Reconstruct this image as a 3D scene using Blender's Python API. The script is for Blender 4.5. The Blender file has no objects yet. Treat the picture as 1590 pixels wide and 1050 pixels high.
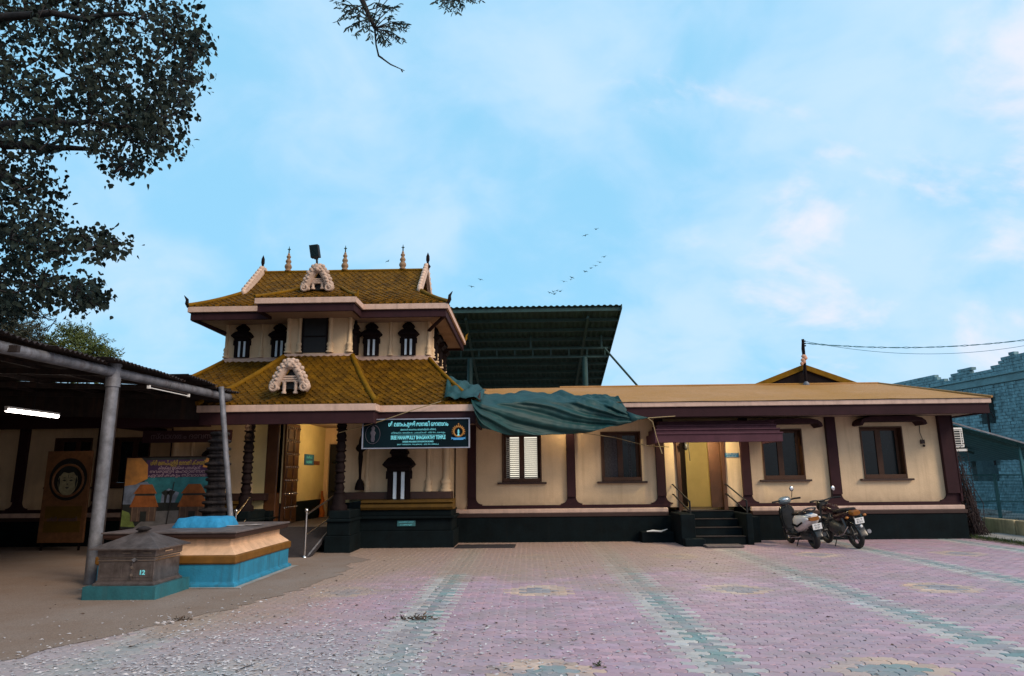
import bpy, math, random
from mathutils import Vector, Matrix, noise as mnoise
rnd = random.Random(11)
S = bpy.context.scene
COL = S.collection
R = math.radians

# ------------------------------------------------------------------ camera
FPX, PITCH, YAW, ROLL, CAMH = 1040.0, R(11.7), R(1.2), R(0.6), 1.6
fw = Vector((-math.sin(YAW)*math.cos(PITCH), math.cos(YAW)*math.cos(PITCH), math.sin(PITCH)))
rt = Vector((math.cos(YAW), math.sin(YAW), 0))
up = rt.cross(fw)
rt2 = rt*math.cos(ROLL) - up*math.sin(ROLL)
up2 = up*math.cos(ROLL) + rt*math.sin(ROLL)
cam = bpy.data.cameras.new('camera')
camo = bpy.data.objects.new('camera', cam); COL.objects.link(camo)
camo.matrix_world = Matrix(((rt2.x, up2.x, -fw.x, 0), (rt2.y, up2.y, -fw.y, 0), (rt2.z, up2.z, -fw.z, CAMH), (0, 0, 0, 1)))
cam.sensor_fit = 'HORIZONTAL'; cam.sensor_width = 36.0
cam.lens = 36.0*FPX/1590.0
cam.clip_start = 0.05; cam.clip_end = 2000
S.camera = camo
CAM = Vector((0, 0, CAMH))
def ray(px, py): return rt2*((px-795)/FPX) - up2*((py-525)/FPX) + fw
def atY(px, py, y):
    d = ray(px, py); return CAM + d*(y/d.y)
def atZ(px, py, z):
    d = ray(px, py); return CAM + d*((z-CAMH)/d.z)

# ------------------------------------------------------------------ sky, sun, exposure
W = bpy.data.worlds.new('World'); S.world = W; W.use_nodes = True
nt = W.node_tree; nt.nodes.clear()
def N(t, **k):
    n = nt.nodes.new(t)
    for a, b in k.items(): setattr(n, a, b)
    return n
L = nt.links.new
SUN_EL, SUN_AZ = R(36), R(128)        # azimuth from +Y towards +X
out = N('ShaderNodeOutputWorld'); bg = N('ShaderNodeBackground'); bg.inputs['Strength'].default_value = 0.1
sky = N('ShaderNodeTexSky', sky_type='NISHITA'); sky.sun_disc = False
sky.sun_elevation = SUN_EL; sky.sun_rotation = SUN_AZ; sky.air_density = 1.0; sky.dust_density = 0.6; sky.ozone_density = 2.0
tc = N('ShaderNodeTexCoord'); sep = N('ShaderNodeSeparateXYZ'); L(tc.outputs['Generated'], sep.inputs[0])
def M(op, a, b=None, c=None, clamp=False):
    m = N('ShaderNodeMath', operation=op, use_clamp=clamp)
    for i, v in enumerate((a, b, c)):
        if v is None: continue
        if isinstance(v, (int, float)): m.inputs[i].default_value = v
        else: L(v, m.inputs[i])
    return m.outputs[0]
zz = M('ADD', M('MAXIMUM', sep.outputs['Z'], 0.0), 0.55)
cx = M('DIVIDE', sep.outputs['X'], zz); cy = M('DIVIDE', sep.outputs['Y'], zz)
comb = N('ShaderNodeCombineXYZ'); L(cx, comb.inputs[0]); L(cy, comb.inputs[1])
def NZ(scale, det, rough, dist, loc, sc=(1, 1, 1)):
    mp = N('ShaderNodeMapping'); mp.inputs['Location'].default_value = loc; mp.inputs['Scale'].default_value = sc
    L(comb.outputs[0], mp.inputs[0])
    n = N('ShaderNodeTexNoise'); n.inputs['Scale'].default_value = scale; n.inputs['Detail'].default_value = det
    n.inputs['Roughness'].default_value = rough; n.inputs['Distortion'].default_value = dist
    L(mp.outputs[0], n.inputs['Vector']); return n.outputs[0]
n1 = NZ(2.3, 6, 0.5, 0.35, (3.1, 1.2, 0), (1.0, 1.0, 1)); n2 = NZ(7.5, 5, 0.55, 0.4, (0.4, 7.7, 0), (0.9, 1.0, 1)); n3 = NZ(4.6, 7, 0.55, 0.4, (5.4, 2.2, 0), (0.8, 1.15, 1))
# thicker, pinker cloud towards the right and behind the viewer, where the low sun stands
side = M('MULTIPLY_ADD', sep.outputs['X'], 0.55, M('MULTIPLY', sep.outputs['Y'], -0.22))
side = M('ADD', side, 0.02)
def ramp(v, lo, hi):
    m = N('ShaderNodeMapRange', interpolation_type='SMOOTHSTEP'); L(v, m.inputs[0])
    m.inputs[1].default_value = lo; m.inputs[2].default_value = hi; return m.outputs[0]
veil = ramp(M('ADD', M('MULTIPLY_ADD', n2, 0.45, n1), M('MULTIPLY', side, 0.35)), 0.50, 0.88)
puff = ramp(M('ADD', M('MULTIPLY_ADD', n2, 0.3, n3), M('MULTIPLY', side, 0.75)), 0.70, 0.95)
def RGB(c):
    n = N('ShaderNodeRGB'); n.outputs[0].default_value = (*c, 1); return n.outputs[0]
def MIX(f, a, b):
    m = N('ShaderNodeMix', data_type='RGBA')
    if isinstance(f, (int, float)): m.inputs[0].default_value = f
    else: L(f, m.inputs[0])
    L(a, m.inputs[6]); L(b, m.inputs[7]); return m.outputs[2]
K = 6.0
base = MIX(0.90, sky.outputs[0], RGB((0.345*K, 0.75*K, 1.05*K)))
v = MIX(M('MULTIPLY', veil, 0.80), base, RGB((0.66*K, 0.87*K, 1.10*K)))
v = MIX(M('MULTIPLY', puff, 0.9), v, RGB((0.94*K, 0.93*K, 1.04*K)))
L(v, bg.inputs['Color']); L(bg.outputs[0], out.inputs['Surface'])

sun = bpy.data.lights.new('sun', 'SUN'); sun.energy = 1.5; sun.angle = R(22); sun.color = (1.0, 0.80, 0.60)
suno = bpy.data.objects.new('sun', sun); COL.objects.link(suno)
sd = Vector((math.sin(SUN_AZ)*math.cos(SUN_EL), math.cos(SUN_AZ)*math.cos(SUN_EL), math.sin(SUN_EL)))
suno.rotation_euler = sd.to_track_quat('Z', 'Y').to_euler(); suno.location = (10, -10, 12)

S.view_settings.view_transform = 'Standard'; S.view_settings.look = 'None'
S.view_settings.gamma = 1.0; S.view_settings.use_curve_mapping = False
S.view_settings.exposure = 0.70

# ------------------------------------------------------------------ materials
MAT = {}
def mat(name, col, rough=0.7, var=0.25, scale=6.0, bump=0.15, bscale=60.0, metal=0.0, col2=None, streak=0.0, emit=None, estr=0.0, spec=0.4, stain=None, trans=0.0, splash=None, island=0.0, grain=0.0, objrand=0.0):
    m = bpy.data.materials.new(name); m.use_nodes = True; MAT[name] = m
    t = m.node_tree; n = t.nodes; l = t.links
    b = n['Principled BSDF']; b.inputs['Roughness'].default_value = rough; b.inputs['Metallic'].default_value = metal
    b.inputs['Specular IOR Level'].default_value = spec
    geo = n.new('ShaderNodeNewGeometry')
    nz = n.new('ShaderNodeTexNoise'); nz.inputs['Scale'].default_value = scale; nz.inputs['Detail'].default_value = 6; nz.inputs['Roughness'].default_value = 0.65
    l.new(geo.outputs['Position'], nz.inputs['Vector'])
    mr = n.new('ShaderNodeMapRange'); mr.inputs[1].default_value = 0.3; mr.inputs[2].default_value = 0.7; l.new(nz.outputs[0], mr.inputs[0])
    mx = n.new('ShaderNodeMix'); mx.data_type = 'RGBA'; l.new(mr.outputs[0], mx.inputs[0])
    c2 = col2 if col2 else tuple(c*(1+var) for c in col)
    c1 = tuple(c*(1-var) for c in col) if not col2 else col
    mx.inputs[6].default_value = (*c1, 1); mx.inputs[7].default_value = (*c2, 1)
    cur = mx.outputs[2]
    if streak > 0:
        mp = n.new('ShaderNodeMapping'); mp.inputs['Scale'].default_value = (9, 9, 0.7); l.new(geo.outputs['Position'], mp.inputs[0])
        nz2 = n.new('ShaderNodeTexNoise'); nz2.inputs['Scale'].default_value = 1.0; nz2.inputs['Detail'].default_value = 5; l.new(mp.outputs[0], nz2.inputs['Vector'])
        r2 = n.new('ShaderNodeMapRange'); r2.inputs[1].default_value = 0.52; r2.inputs[2].default_value = 0.75; r2.inputs[4].default_value = streak; l.new(nz2.outputs[0], r2.inputs[0])
        m2 = n.new('ShaderNodeMix'); m2.data_type = 'RGBA'; l.new(r2.outputs[0], m2.inputs[0]); l.new(cur, m2.inputs[6])
        st = stain or tuple(c*0.35 for c in col); m2.inputs[7].default_value = (*st, 1); cur = m2.outputs[2]
    if island > 0:
        hv = n.new('ShaderNodeHueSaturation'); r3 = n.new('ShaderNodeMapRange'); l.new(geo.outputs['Random Per Island'], r3.inputs[0]); r3.inputs[3].default_value = 1-island; r3.inputs[4].default_value = 1+island
        l.new(r3.outputs[0], hv.inputs['Value']); l.new(cur, hv.inputs['Color']); cur = hv.outputs[0]
    if objrand > 0:
        oi = n.new('ShaderNodeObjectInfo'); hv = n.new('ShaderNodeHueSaturation'); r3 = n.new('ShaderNodeMapRange'); l.new(oi.outputs['Random'], r3.inputs[0]); r3.inputs[3].default_value = 1-objrand; r3.inputs[4].default_value = 1+objrand
        l.new(r3.outputs[0], hv.inputs['Value']); l.new(cur, hv.inputs['Color']); cur = hv.outputs[0]
    if grain > 0:
        ng = n.new('ShaderNodeTexNoise'); ng.inputs['Scale'].default_value = 70; ng.inputs['Detail'].default_value = 3; ng.inputs['Roughness'].default_value = .7; l.new(geo.outputs['Position'], ng.inputs['Vector'])
        rg_ = n.new('ShaderNodeMapRange'); l.new(ng.outputs[0], rg_.inputs[0]); rg_.inputs[1].default_value = .3; rg_.inputs[2].default_value = .7; rg_.inputs[3].default_value = 1-grain; rg_.inputs[4].default_value = 1+grain
        hg = n.new('ShaderNodeHueSaturation'); l.new(rg_.outputs[0], hg.inputs['Value']); l.new(cur, hg.inputs['Color']); cur = hg.outputs[0]
    if splash:
        sp = n.new('ShaderNodeSeparateXYZ'); l.new(geo.outputs['Position'], sp.inputs[0]); r4 = n.new('ShaderNodeMapRange'); l.new(sp.outputs['Z'], r4.inputs[0])
        r4.inputs[1].default_value = splash[1]; r4.inputs[2].default_value = splash[0]
        n4 = n.new('ShaderNodeTexNoise'); n4.inputs['Scale'].default_value = 7; n4.inputs['Detail'].default_value = 7; l.new(geo.outputs['Position'], n4.inputs['Vector'])
        m4 = n.new('ShaderNodeMath'); m4.operation = 'MULTIPLY'; l.new(r4.outputs[0], m4.inputs[0]); l.new(n4.outputs[0], m4.inputs[1])
        m5 = n.new('ShaderNodeMix'); m5.data_type = 'RGBA'; l.new(m4.outputs[0], m5.inputs[0]); l.new(cur, m5.inputs[6]); m5.inputs[7].default_value = (.20, .13, .09, 1); cur = m5.outputs[2]
    l.new(cur, b.inputs['Base Color'])
    if bump > 0:
        nb = n.new('ShaderNodeTexNoise'); nb.inputs['Scale'].default_value = bscale; nb.inputs['Detail'].default_value = 4; l.new(geo.outputs['Position'], nb.inputs['Vector'])
        bp = n.new('ShaderNodeBump'); bp.inputs['Strength'].default_value = bump; bp.inputs['Distance'].default_value = 0.02; l.new(nb.outputs[0], bp.inputs['Height']); l.new(bp.outputs[0], b.inputs['Normal'])
    if emit:
        b.inputs['Emission Color'].default_value = (*emit, 1); b.inputs['Emission Strength'].default_value = estr
    if trans: b.inputs['Transmission Weight'].default_value = trans
    return m
mat('cream', (0.64, 0.475, 0.30), 0.85, 0.10, 1.6, 0.2, 34, streak=0.30, stain=(0.36, 0.24, 0.145), splash=(0.80, 1.15), grain=0.10)
mat('finial_gold', (0.24, 0.145, 0.075), 0.6, 0.3, 14, 0.2, 60)
mat('cream_crest', (0.50, 0.37, 0.29), 0.8, 0.25, 14, 0.3, 60, streak=0.35, stain=(0.15, 0.10, 0.08))
mat('cream_trim', (0.58, 0.41, 0.33), 0.8, 0.14, 5, 0.15, 50, streak=0.35, stain=(0.22, 0.15, 0.13))
mat('cream_carved', (0.62, 0.46, 0.36), 0.8, 0.2, 14, 0.3, 60, streak=0.25, stain=(0.2, 0.13, 0.1))
mat('yellow_wall', (0.62, 0.50, 0.24), 0.8, 0.08, 2, 0.1, 40)
mat('purple', (0.031, 0.0108, 0.0142), 0.75, 0.18, 3, 0.12, 50, streak=0.3, stain=(0.014, 0.006, 0.01), spec=0.2)
mat('purple_light', (0.080, 0.031, 0.043), 0.7, 0.2, 3, 0.12, 50, streak=0.3, stain=(0.04, 0.017, 0.026), spec=0.2)
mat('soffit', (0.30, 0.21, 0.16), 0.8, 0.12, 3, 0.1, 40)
mat('brown_paint', (0.060, 0.022, 0.008), 0.6, 0.25, 4, 0.1, 40)
mat('dark_wood', (0.0085, 0.0045, 0.005), 0.75, 0.35, 9, 0.3, 70, spec=0.12)
mat('door_wood', (0.10, 0.040, 0.016), 0.28, 0.3, 5, 0.1, 30, streak=0.4)
mat('plinth_green', (0.0028, 0.0070, 0.0088), 0.8, 0.4, 3, 0.2, 40, streak=0.22, stain=(0.012, 0.014, 0.013), spec=0.12)
mat('yellow_ledge', (0.10, 0.052, 0.003), 0.7, 0.25, 5, 0.15, 40, streak=0.4)
mat('brown_ledge', (0.038, 0.017, 0.013), 0.6, 0.25, 5, 0.15, 40)
mat('tile_yellow', (0.115, 0.054, 0.0012), 0.75, 0.45, 3.2, 0.2, 45, streak=0.35, stain=(0.06, 0.03, 0.004), spec=0.15, island=0.28)
mat('tile_yellow_single', (0.115, 0.054, 0.0012), 0.75, 0.45, 3.2, 0.2, 45, streak=0.35, stain=(0.06, 0.03, 0.004), spec=0.15, objrand=0.28)
mat('tile_ridge', (0.17, 0.085, 0.002), 0.75, 0.3, 6, 0.2, 45, spec=0.15)
mat('wing_roof', (0.345, 0.165, 0.028), 0.85, 0.18, 0.45, 0.4, 90, col2=(0.42, 0.225, 0.095), streak=0.35, stain=(0.22, 0.11, 0.03), grain=0.22)
mat('white_strip', (0.62, 0.72, 0.80), 0.5, 0.05, 4, 0.02)
mat('black', (0.008, 0.008, 0.009), 0.6, 0.3, 8, 0.05)
mat('rubber', (0.012, 0.012, 0.013), 0.75, 0.3, 20, 0.2)
mat('steel', (0.62, 0.60, 0.58), 0.22, 0.1, 12, 0.02, metal=1.0)
mat('chrome', (0.75, 0.75, 0.75), 0.12, 0.05, 12, 0.0, metal=1.0)
mat('galv', (0.18, 0.19, 0.215), 0.6, 0.45, 5, 0.2, 40, metal=0.35, streak=0.65, stain=(0.075, 0.05, 0.045))
mat('rust_sheet', (0.030, 0.022, 0.021), 0.8, 0.5, 4, 0.2, 30, metal=0.2, streak=0.5, stain=(0.09, 0.045, 0.03))
mat('shed_green', (0.014, 0.055, 0.055), 0.6, 0.3, 3, 0.05, 30)
mat('shed_under', (0.022, 0.065, 0.068), 0.6, 0.3, 2, 0.05, 30)
mat('shed_post', (0.012, 0.055, 0.055), 0.5, 0.2, 5, 0.05, 30)
mat('tarp', (0.0032, 0.042, 0.043), 0.58, 0.25, 2.5, 0.12, 26, spec=0.4)
mat('blue_paint', (0.022, 0.215, 0.36), 0.6, 0.2, 4, 0.2, 40, streak=0.6, stain=(0.03, 0.06, 0.07))
mat('teal_paint', (0.022, 0.13, 0.16), 0.6, 0.25, 4, 0.2, 40, streak=0.4, stain=(0.04, 0.06, 0.06))
mat('blue_cloth', (0.02, 0.24, 0.46), 0.8, 0.2, 9, 0.5, 30)
mat('altar_cream', (0.66, 0.43, 0.27), 0.8, 0.2, 4, 0.25, 30, streak=0.3, stain=(0.12, 0.08, 0.06))
mat('altar_brown', (0.17, 0.075, 0.010), 0.6, 0.25, 5, 0.15, 40, streak=0.35)
mat('stone', (0.022, 0.019, 0.020), 0.85, 0.45, 7, 0.6, 30, spec=0.2)
mat('slab', (0.11, 0.09, 0.088), 0.55, 0.4, 5, 0.2, 40, streak=0.0)
mat('hundi_steel', (0.17, 0.145, 0.14), 0.38, 0.4, 7, 0.2, 30, metal=0.6, streak=0.6, stain=(0.06, 0.045, 0.04))
mat('cement', (0.24, 0.19, 0.155), 0.85, 0.25, 1.3, 0.3, 35)
mat('concrete', (0.30, 0.29, 0.27), 0.85, 0.25, 3, 0.4, 40)
mat('kerb_cream', (0.42, 0.33, 0.19), 0.85, 0.3, 4, 0.4, 30, streak=0.5, stain=(0.08, 0.07, 0.05))
mat('brick_teal', (0.15, 0.255, 0.28), 0.85, 0.5, 5, 0.4, 30)
mat('mortar', (0.09, 0.145, 0.155), 0.9, 0.3, 5, 0.4, 30)
mat('band_teal', (0.145, 0.24, 0.255), 0.85, 0.2, 3, 0.3, 30)
mat('sheet_teal', (0.045, 0.15, 0.165), 0.45, 0.25, 4, 0.05, 30, metal=0.3, streak=0.4, stain=(0.03, 0.05, 0.05))
mat('glass_dark', (0.003, 0.009, 0.011), 0.2, 0.3, 3, 0.0, spec=0.3)
mat('curtain_teal', (0.014, 0.045, 0.05), 0.7, 0.6, 6, 0.1)
mat('curtain_grey', (0.055, 0.05, 0.055), 0.8, 0.5, 24, 0.1)
mat('lit_room', (0.8, 0.75, 0.6), 0.8, 0.05, 3, 0, emit=(1.0, 0.93, 0.78), estr=0.62)
mat('louvre', (0.55, 0.55, 0.52), 0.6, 0.1, 5, 0)
mat('tube', (0.9, 0.9, 0.9), 0.4, 0, 5, 0, emit=(1.0, 0.90, 0.82), estr=8.0)
mat('bulb', (0.9, 0.85, 0.7), 0.4, 0, 5, 0, emit=(1.0, 0.76, 0.40), estr=12.0)
mat('white_plastic', (0.72, 0.72, 0.70), 0.4, 0.06, 6, 0.02)
mat('board_dark', (0.0015, 0.010, 0.015), 0.7, 0.2, 2, 0.0, spec=0.1)
mat('board_cyan', (0.22, 0.80, 0.92), 0.5, 0.05, 5, 0)
mat('board_frame', (0.40, 0.42, 0.50), 0.4, 0.15, 5, 0.05, metal=0.6)
mat('emblem_gold', (0.34, 0.15, 0.03), 0.5, 0.3, 40, 0)
mat('emblem_blue', (0.06, 0.30, 0.62), 0.5, 0.2, 20, 0)
mat('emblem_grey', (0.06, 0.055, 0.075), 0.5, 0.5, 60, 0)
mat('plate_blue', (0.022, 0.13, 0.27), 0.4, 0.1, 5, 0)
mat('plate_text', (0.55, 0.62, 0.68), 0.5, 0.05, 5, 0)
mat('red_brown', (0.20, 0.05, 0.025), 0.5, 0.3, 8, 0.1)
mat('orange_cloth', (0.35, 0.09, 0.008), 0.8, 0.3, 9, 0.2)
mat('poster_frame', (0.17, 0.075, 0.03), 0.5, 0.3, 8, 0.2)
mat('poster_face', (0.30, 0.27, 0.16), 0.6, 0.3, 14, 0)
mat('poster_gold', (0.11, 0.06, 0.004), 0.5, 0.2, 8, 0)
mat('print_orange', (0.20, 0.065, 0.018), 0.5, 0.3, 9, 0)
mat('print_glow', (0.20, 0.10, 0.035), 0.5, 0.5, 4, 0, col2=(0.46, 0.20, 0.045))
mat('print_violet', (0.035, 0.016, 0.055), 0.5, 0.2, 4, 0)
mat('print_sky', (0.02, 0.13, 0.16), 0.5, 0.4, 5, 0)
mat('print_cloud', (0.12, 0.15, 0.21), 0.5, 0.5, 6, 0)
mat('print_wall', (0.075, 0.05, 0.04), 0.5, 0.3, 9, 0)
mat('print_ground', (0.11, 0.11, 0.115), 0.5, 0.3, 7, 0)
mat('print_dark', (0.014, 0.018, 0.018), 0.5, 0.4, 9, 0)
mat('print_grass', (0.10, 0.14, 0.04), 0.5, 0.4, 9, 0)
mat('print_post', (0.12, 0.08, 0.055), 0.5, 0.3, 9, 0)
mat('print_yellow', (0.30, 0.22, 0.03), 0.5, 0.1, 9, 0)
mat('print_pink', (0.30, 0.22, 0.26), 0.5, 0.1, 9, 0)
mat('letter_dim', (0.10, 0.065, 0.075), 0.5, 0.1, 9, 0)
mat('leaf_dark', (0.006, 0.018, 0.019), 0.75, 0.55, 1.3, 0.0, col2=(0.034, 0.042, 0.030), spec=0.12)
mat('leaf_fine', (0.012, 0.035, 0.03), 0.6, 0.4, 2, 0.0)
mat('leaf_bush', (0.030, 0.055, 0.018), 0.6, 0.3, 0.7, 0.0, col2=(0.105, 0.135, 0.018))
mat('leaf_shade', (0.028, 0.036, 0.026), 0.6, 0.3, 1.2, 0.0, col2=(0.055, 0.06, 0.035))
mat('bark', (0.016, 0.013, 0.013), 0.9, 0.4, 8, 0.6, 30)
mat('grass_m', (0.05, 0.075, 0.02), 0.8, 0.5, 3, 0.0)
mat('dry_brush', (0.040, 0.025, 0.024), 0.9, 0.4, 4, 0.0)
mat('petal', (0.48, 0.47, 0.49), 0.5, 0.2, 9, 0.0)
mat('dry_leaf', (0.07, 0.045, 0.03), 0.7, 0.5, 9, 0.0)
mat('green_leaf', (0.05, 0.055, 0.02), 0.7, 0.4, 9, 0.0)
mat('bird_m', (0.06, 0.20, 0.28), 0.8, 0.1, 3, 0.0)
mat('scooter_white', (0.66, 0.62, 0.60), 0.3, 0.05, 5, 0.0, spec=0.5)
mat('scooter_grey', (0.16, 0.20, 0.22), 0.35, 0.1, 5, 0.0)
mat('bike_black', (0.010, 0.012, 0.013), 0.25, 0.2, 5, 0.0, spec=0.5)
mat('bike_maroon', (0.035, 0.014, 0.016), 0.25, 0.2, 5, 0.0, spec=0.5)
mat('amber', (0.40, 0.14, 0.02), 0.3, 0.1, 5, 0.0)
mat('tail_orange', (0.22, 0.075, 0.006), 0.25, 0.2, 30, 0.0)
mat('engine', (0.09, 0.09, 0.09), 0.5, 0.3, 10, 0.1, metal=0.6)
mat('net_teal', (0.012, 0.05, 0.05), 0.8, 0.3, 20, 0.3)
mat('mat_grey', (0.030, 0.026, 0.030), 0.9, 0.3, 12, 0.6, 120)
mat('rope', (0.30, 0.23, 0.12), 0.9, 0.2, 20, 0)
mat('wire_m', (0.03, 0.16, 0.20), 0.6, 0.1, 5, 0)
mat('ac_grille', (0.02, 0.03, 0.03), 0.6, 0.2, 5, 0)
mat('flag_peach', (0.55, 0.30, 0.20), 0.8, 0.2, 9, 0.2)
mat('rag', (0.38, 0.33, 0.30), 0.9, 0.2, 9, 0.2)

# ------------------------------------------------------------------ mesh builder
def wloc(o):
    v = Vector((0, 0, 0))
    while o is not None:
        v += o.location; o = o.parent
    return v
class MB:
    def __init__(s): s.v = []; s.f = []; s.m = []; s.sm = []
    def add(s, vs, fs, mi=0, sm=False):
        b = len(s.v); s.v += [tuple(p) for p in vs]
        for f in fs: s.f.append([b+i for i in f]); s.m.append(mi); s.sm.append(sm)
        return s
    def box(s, x0, x1, y0, y1, z0, z1, mi=0):
        if x0 > x1: x0, x1 = x1, x0
        if y0 > y1: y0, y1 = y1, y0
        if z0 > z1: z0, z1 = z1, z0
        return s.add([(x0,y0,z0),(x1,y0,z0),(x1,y1,z0),(x0,y1,z0),(x0,y0,z1),(x1,y0,z1),(x1,y1,z1),(x0,y1,z1)],
              [(0,3,2,1),(4,5,6,7),(0,1,5,4),(1,2,6,5),(2,3,7,6),(3,0,4,7)], mi)
    def obox(s, c, ax, ay, az, mi=0):      # oriented box: centre and half-axes
        c = Vector(c); ax = Vector(ax); ay = Vector(ay); az = Vector(az)
        vs = [c+ax*i+ay*j+az*k for k in (-1, 1) for j in (-1, 1) for i in (-1, 1)]
        return s.add(vs, [(0,2,3,1),(4,5,7,6),(0,1,5,4),(1,3,7,5),(3,2,6,7),(2,0,4,6)], mi)
    def prism(s, poly, a, b, axis='y', mi=0):   # poly of 2-D points; axis y: (x,z); x: (y,z); z: (x,y)
        n = len(poly)
        def P(p, q): return (p[0], q, p[1]) if axis == 'y' else ((q, p[0], p[1]) if axis == 'x' else (p[0], p[1], q))
        vs = [P(p, a) for p in poly] + [P(p, b) for p in poly]
        fs = [tuple(range(n)), tuple(range(2*n-1, n-1, -1))] + [(i, n+i, n+(i+1) % n, (i+1) % n) for i in range(n)]
        return s.add(vs, fs, mi)
    def tube(s, pts, r, n=8, mi=0, cap=True, sm=True):
        pts = [Vector(p) for p in pts]; k = len(pts)
        rs = list(r) if isinstance(r, (list, tuple)) else [r]*k
        vs = []; prev = None
        for i, p in enumerate(pts):
            d = (pts[min(i+1, k-1)] - pts[max(i-1, 0)]).normalized()
            if prev is None:
                a = Vector((0, 0, 1)) if abs(d.z) < 0.9 else Vector((1, 0, 0)); u = d.cross(a).normalized()
            else: u = (prev - d*prev.dot(d)).normalized()
            prev = u; w = d.cross(u)
            for j in range(n):
                t = 2*math.pi*j/n; vs.append(p + (u*math.cos(t) + w*math.sin(t))*rs[i])
        fs = [(i*n+j, i*n+(j+1) % n, (i+1)*n+(j+1) % n, (i+1)*n+j) for i in range(k-1) for j in range(n)]
        s.add(vs, fs, mi, sm)
        if cap: s.add(vs[:n], [tuple(range(n-1, -1, -1))], mi); s.add(vs[-n:], [tuple(range(n))], mi)
        return s
    def lathe(s, prof, cx, cy, z0=0, n=16, mi=0, sm=True, sq=False):
        if sq: n = 4; sm = False
        off = math.pi/4 if sq else 0; k = math.sqrt(2) if sq else 1
        vs = [(cx+r*k*math.cos(2*math.pi*j/n+off), cy+r*k*math.sin(2*math.pi*j/n+off), z0+z) for r, z in prof for j in range(n)]
        m = len(prof)
        fs = [(i*n+j, i*n+(j+1) % n, (i+1)*n+(j+1) % n, (i+1)*n+j) for i in range(m-1) for j in range(n)]
        s.add(vs, fs, mi, sm)
        s.add(vs[-n:], [tuple(range(n))], mi); s.add(vs[:n], [tuple(range(n-1, -1, -1))], mi)
        return s
    def ball(s, c, r, n=10, mi=0, rot=None):
        rx, ry, rz = r if isinstance(r, (tuple, list)) else (r, r, r); m = max(4, n//2); vs = []; c = Vector(c)
        for i in range(m+1):
            a = math.pi*i/m
            for j in range(n):
                t = 2*math.pi*j/n
                p = Vector((rx*math.sin(a)*math.cos(t), ry*math.sin(a)*math.sin(t), rz*math.cos(a)))
                if rot is not None: p = rot @ p
                vs.append(c+p)
        fs = [(i*n+j, (i+1)*n+j, (i+1)*n+(j+1) % n, i*n+(j+1) % n) for i in range(m) for j in range(n)]
        return s.add(vs, fs, mi, True)
    def torus(s, c, axis, R0, r, n=24, m=8, mi=0):
        c = Vector(c); ax = Vector(axis).normalized()
        a = Vector((0, 0, 1)) if abs(ax.z) < 0.9 else Vector((1, 0, 0)); u = ax.cross(a).normalized(); w = ax.cross(u)
        vs = []
        for i in range(n):
            t = 2*math.pi*i/n; d = u*math.cos(t)+w*math.sin(t)
            for j in range(m):
                q = 2*math.pi*j/m; vs.append(c + d*(R0+r*math.cos(q)) + ax*(r*1.05*math.sin(q)))
        return s.add(vs, [(i*m+j, ((i+1) % n)*m+j, ((i+1) % n)*m+(j+1) % m, i*m+(j+1) % m) for i in range(n) for j in range(m)], mi, True)
    def loft(s, rings, mi=0, sm=True, cap=True):
        n = len(rings[0]); vs = [p for r in rings for p in r]
        s.add(vs, [(i*n+j, i*n+(j+1) % n, (i+1)*n+(j+1) % n, (i+1)*n+j) for i in range(len(rings)-1) for j in range(n)], mi, sm)
        if cap: s.add(rings[0], [tuple(range(n-1, -1, -1))], mi); s.add(rings[-1], [tuple(range(n))], mi)
        return s
    def build(s, name, mats, parent=None, kind=None, label=None, cat=None, group=None, local=False, bevel=0.0, loc=None):
        if isinstance(mats, str): mats = [mats]
        me = bpy.data.meshes.new(name)
        off = Vector((0, 0, 0))
        if parent is not None and not local: off = wloc(parent)
        elif loc is not None and parent is None: off = Vector(loc)
        me.from_pydata([(x-off.x, y-off.y, z-off.z) for x, y, z in s.v], [], s.f)
        for m in mats: me.materials.append(MAT[m])
        me.polygons.foreach_set('material_index', s.m); me.polygons.foreach_set('use_smooth', s.sm)
        me.update()
        o = bpy.data.objects.new(name, me); COL.objects.link(o)
        if parent is not None: o.parent = parent
        elif loc is not None: o.location = loc
        if bevel:
            b = o.modifiers.new('bevel', 'BEVEL'); b.width = bevel; b.segments = 2; b.limit_method = 'ANGLE'; b.angle_limit = R(40)
        if kind: o['kind'] = kind
        if label: o['label'] = label
        if cat: o['category'] = cat
        if group: o['group'] = group
        return o
def thing(name, label, cat, loc, group=None, rotz=0.0):
    o = bpy.data.objects.new(name, None); COL.objects.link(o); o.empty_display_size = 0.2
    o.location = loc; o.rotation_euler = (0, 0, rotz); o['label'] = label; o['category'] = cat
    if group: o['group'] = group
    return o
def B(name, m, parent, x0, x1, y0, y1, z0, z1, **k): return MB().box(x0, x1, y0, y1, z0, z1).build(name, m, parent, **k)
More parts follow.
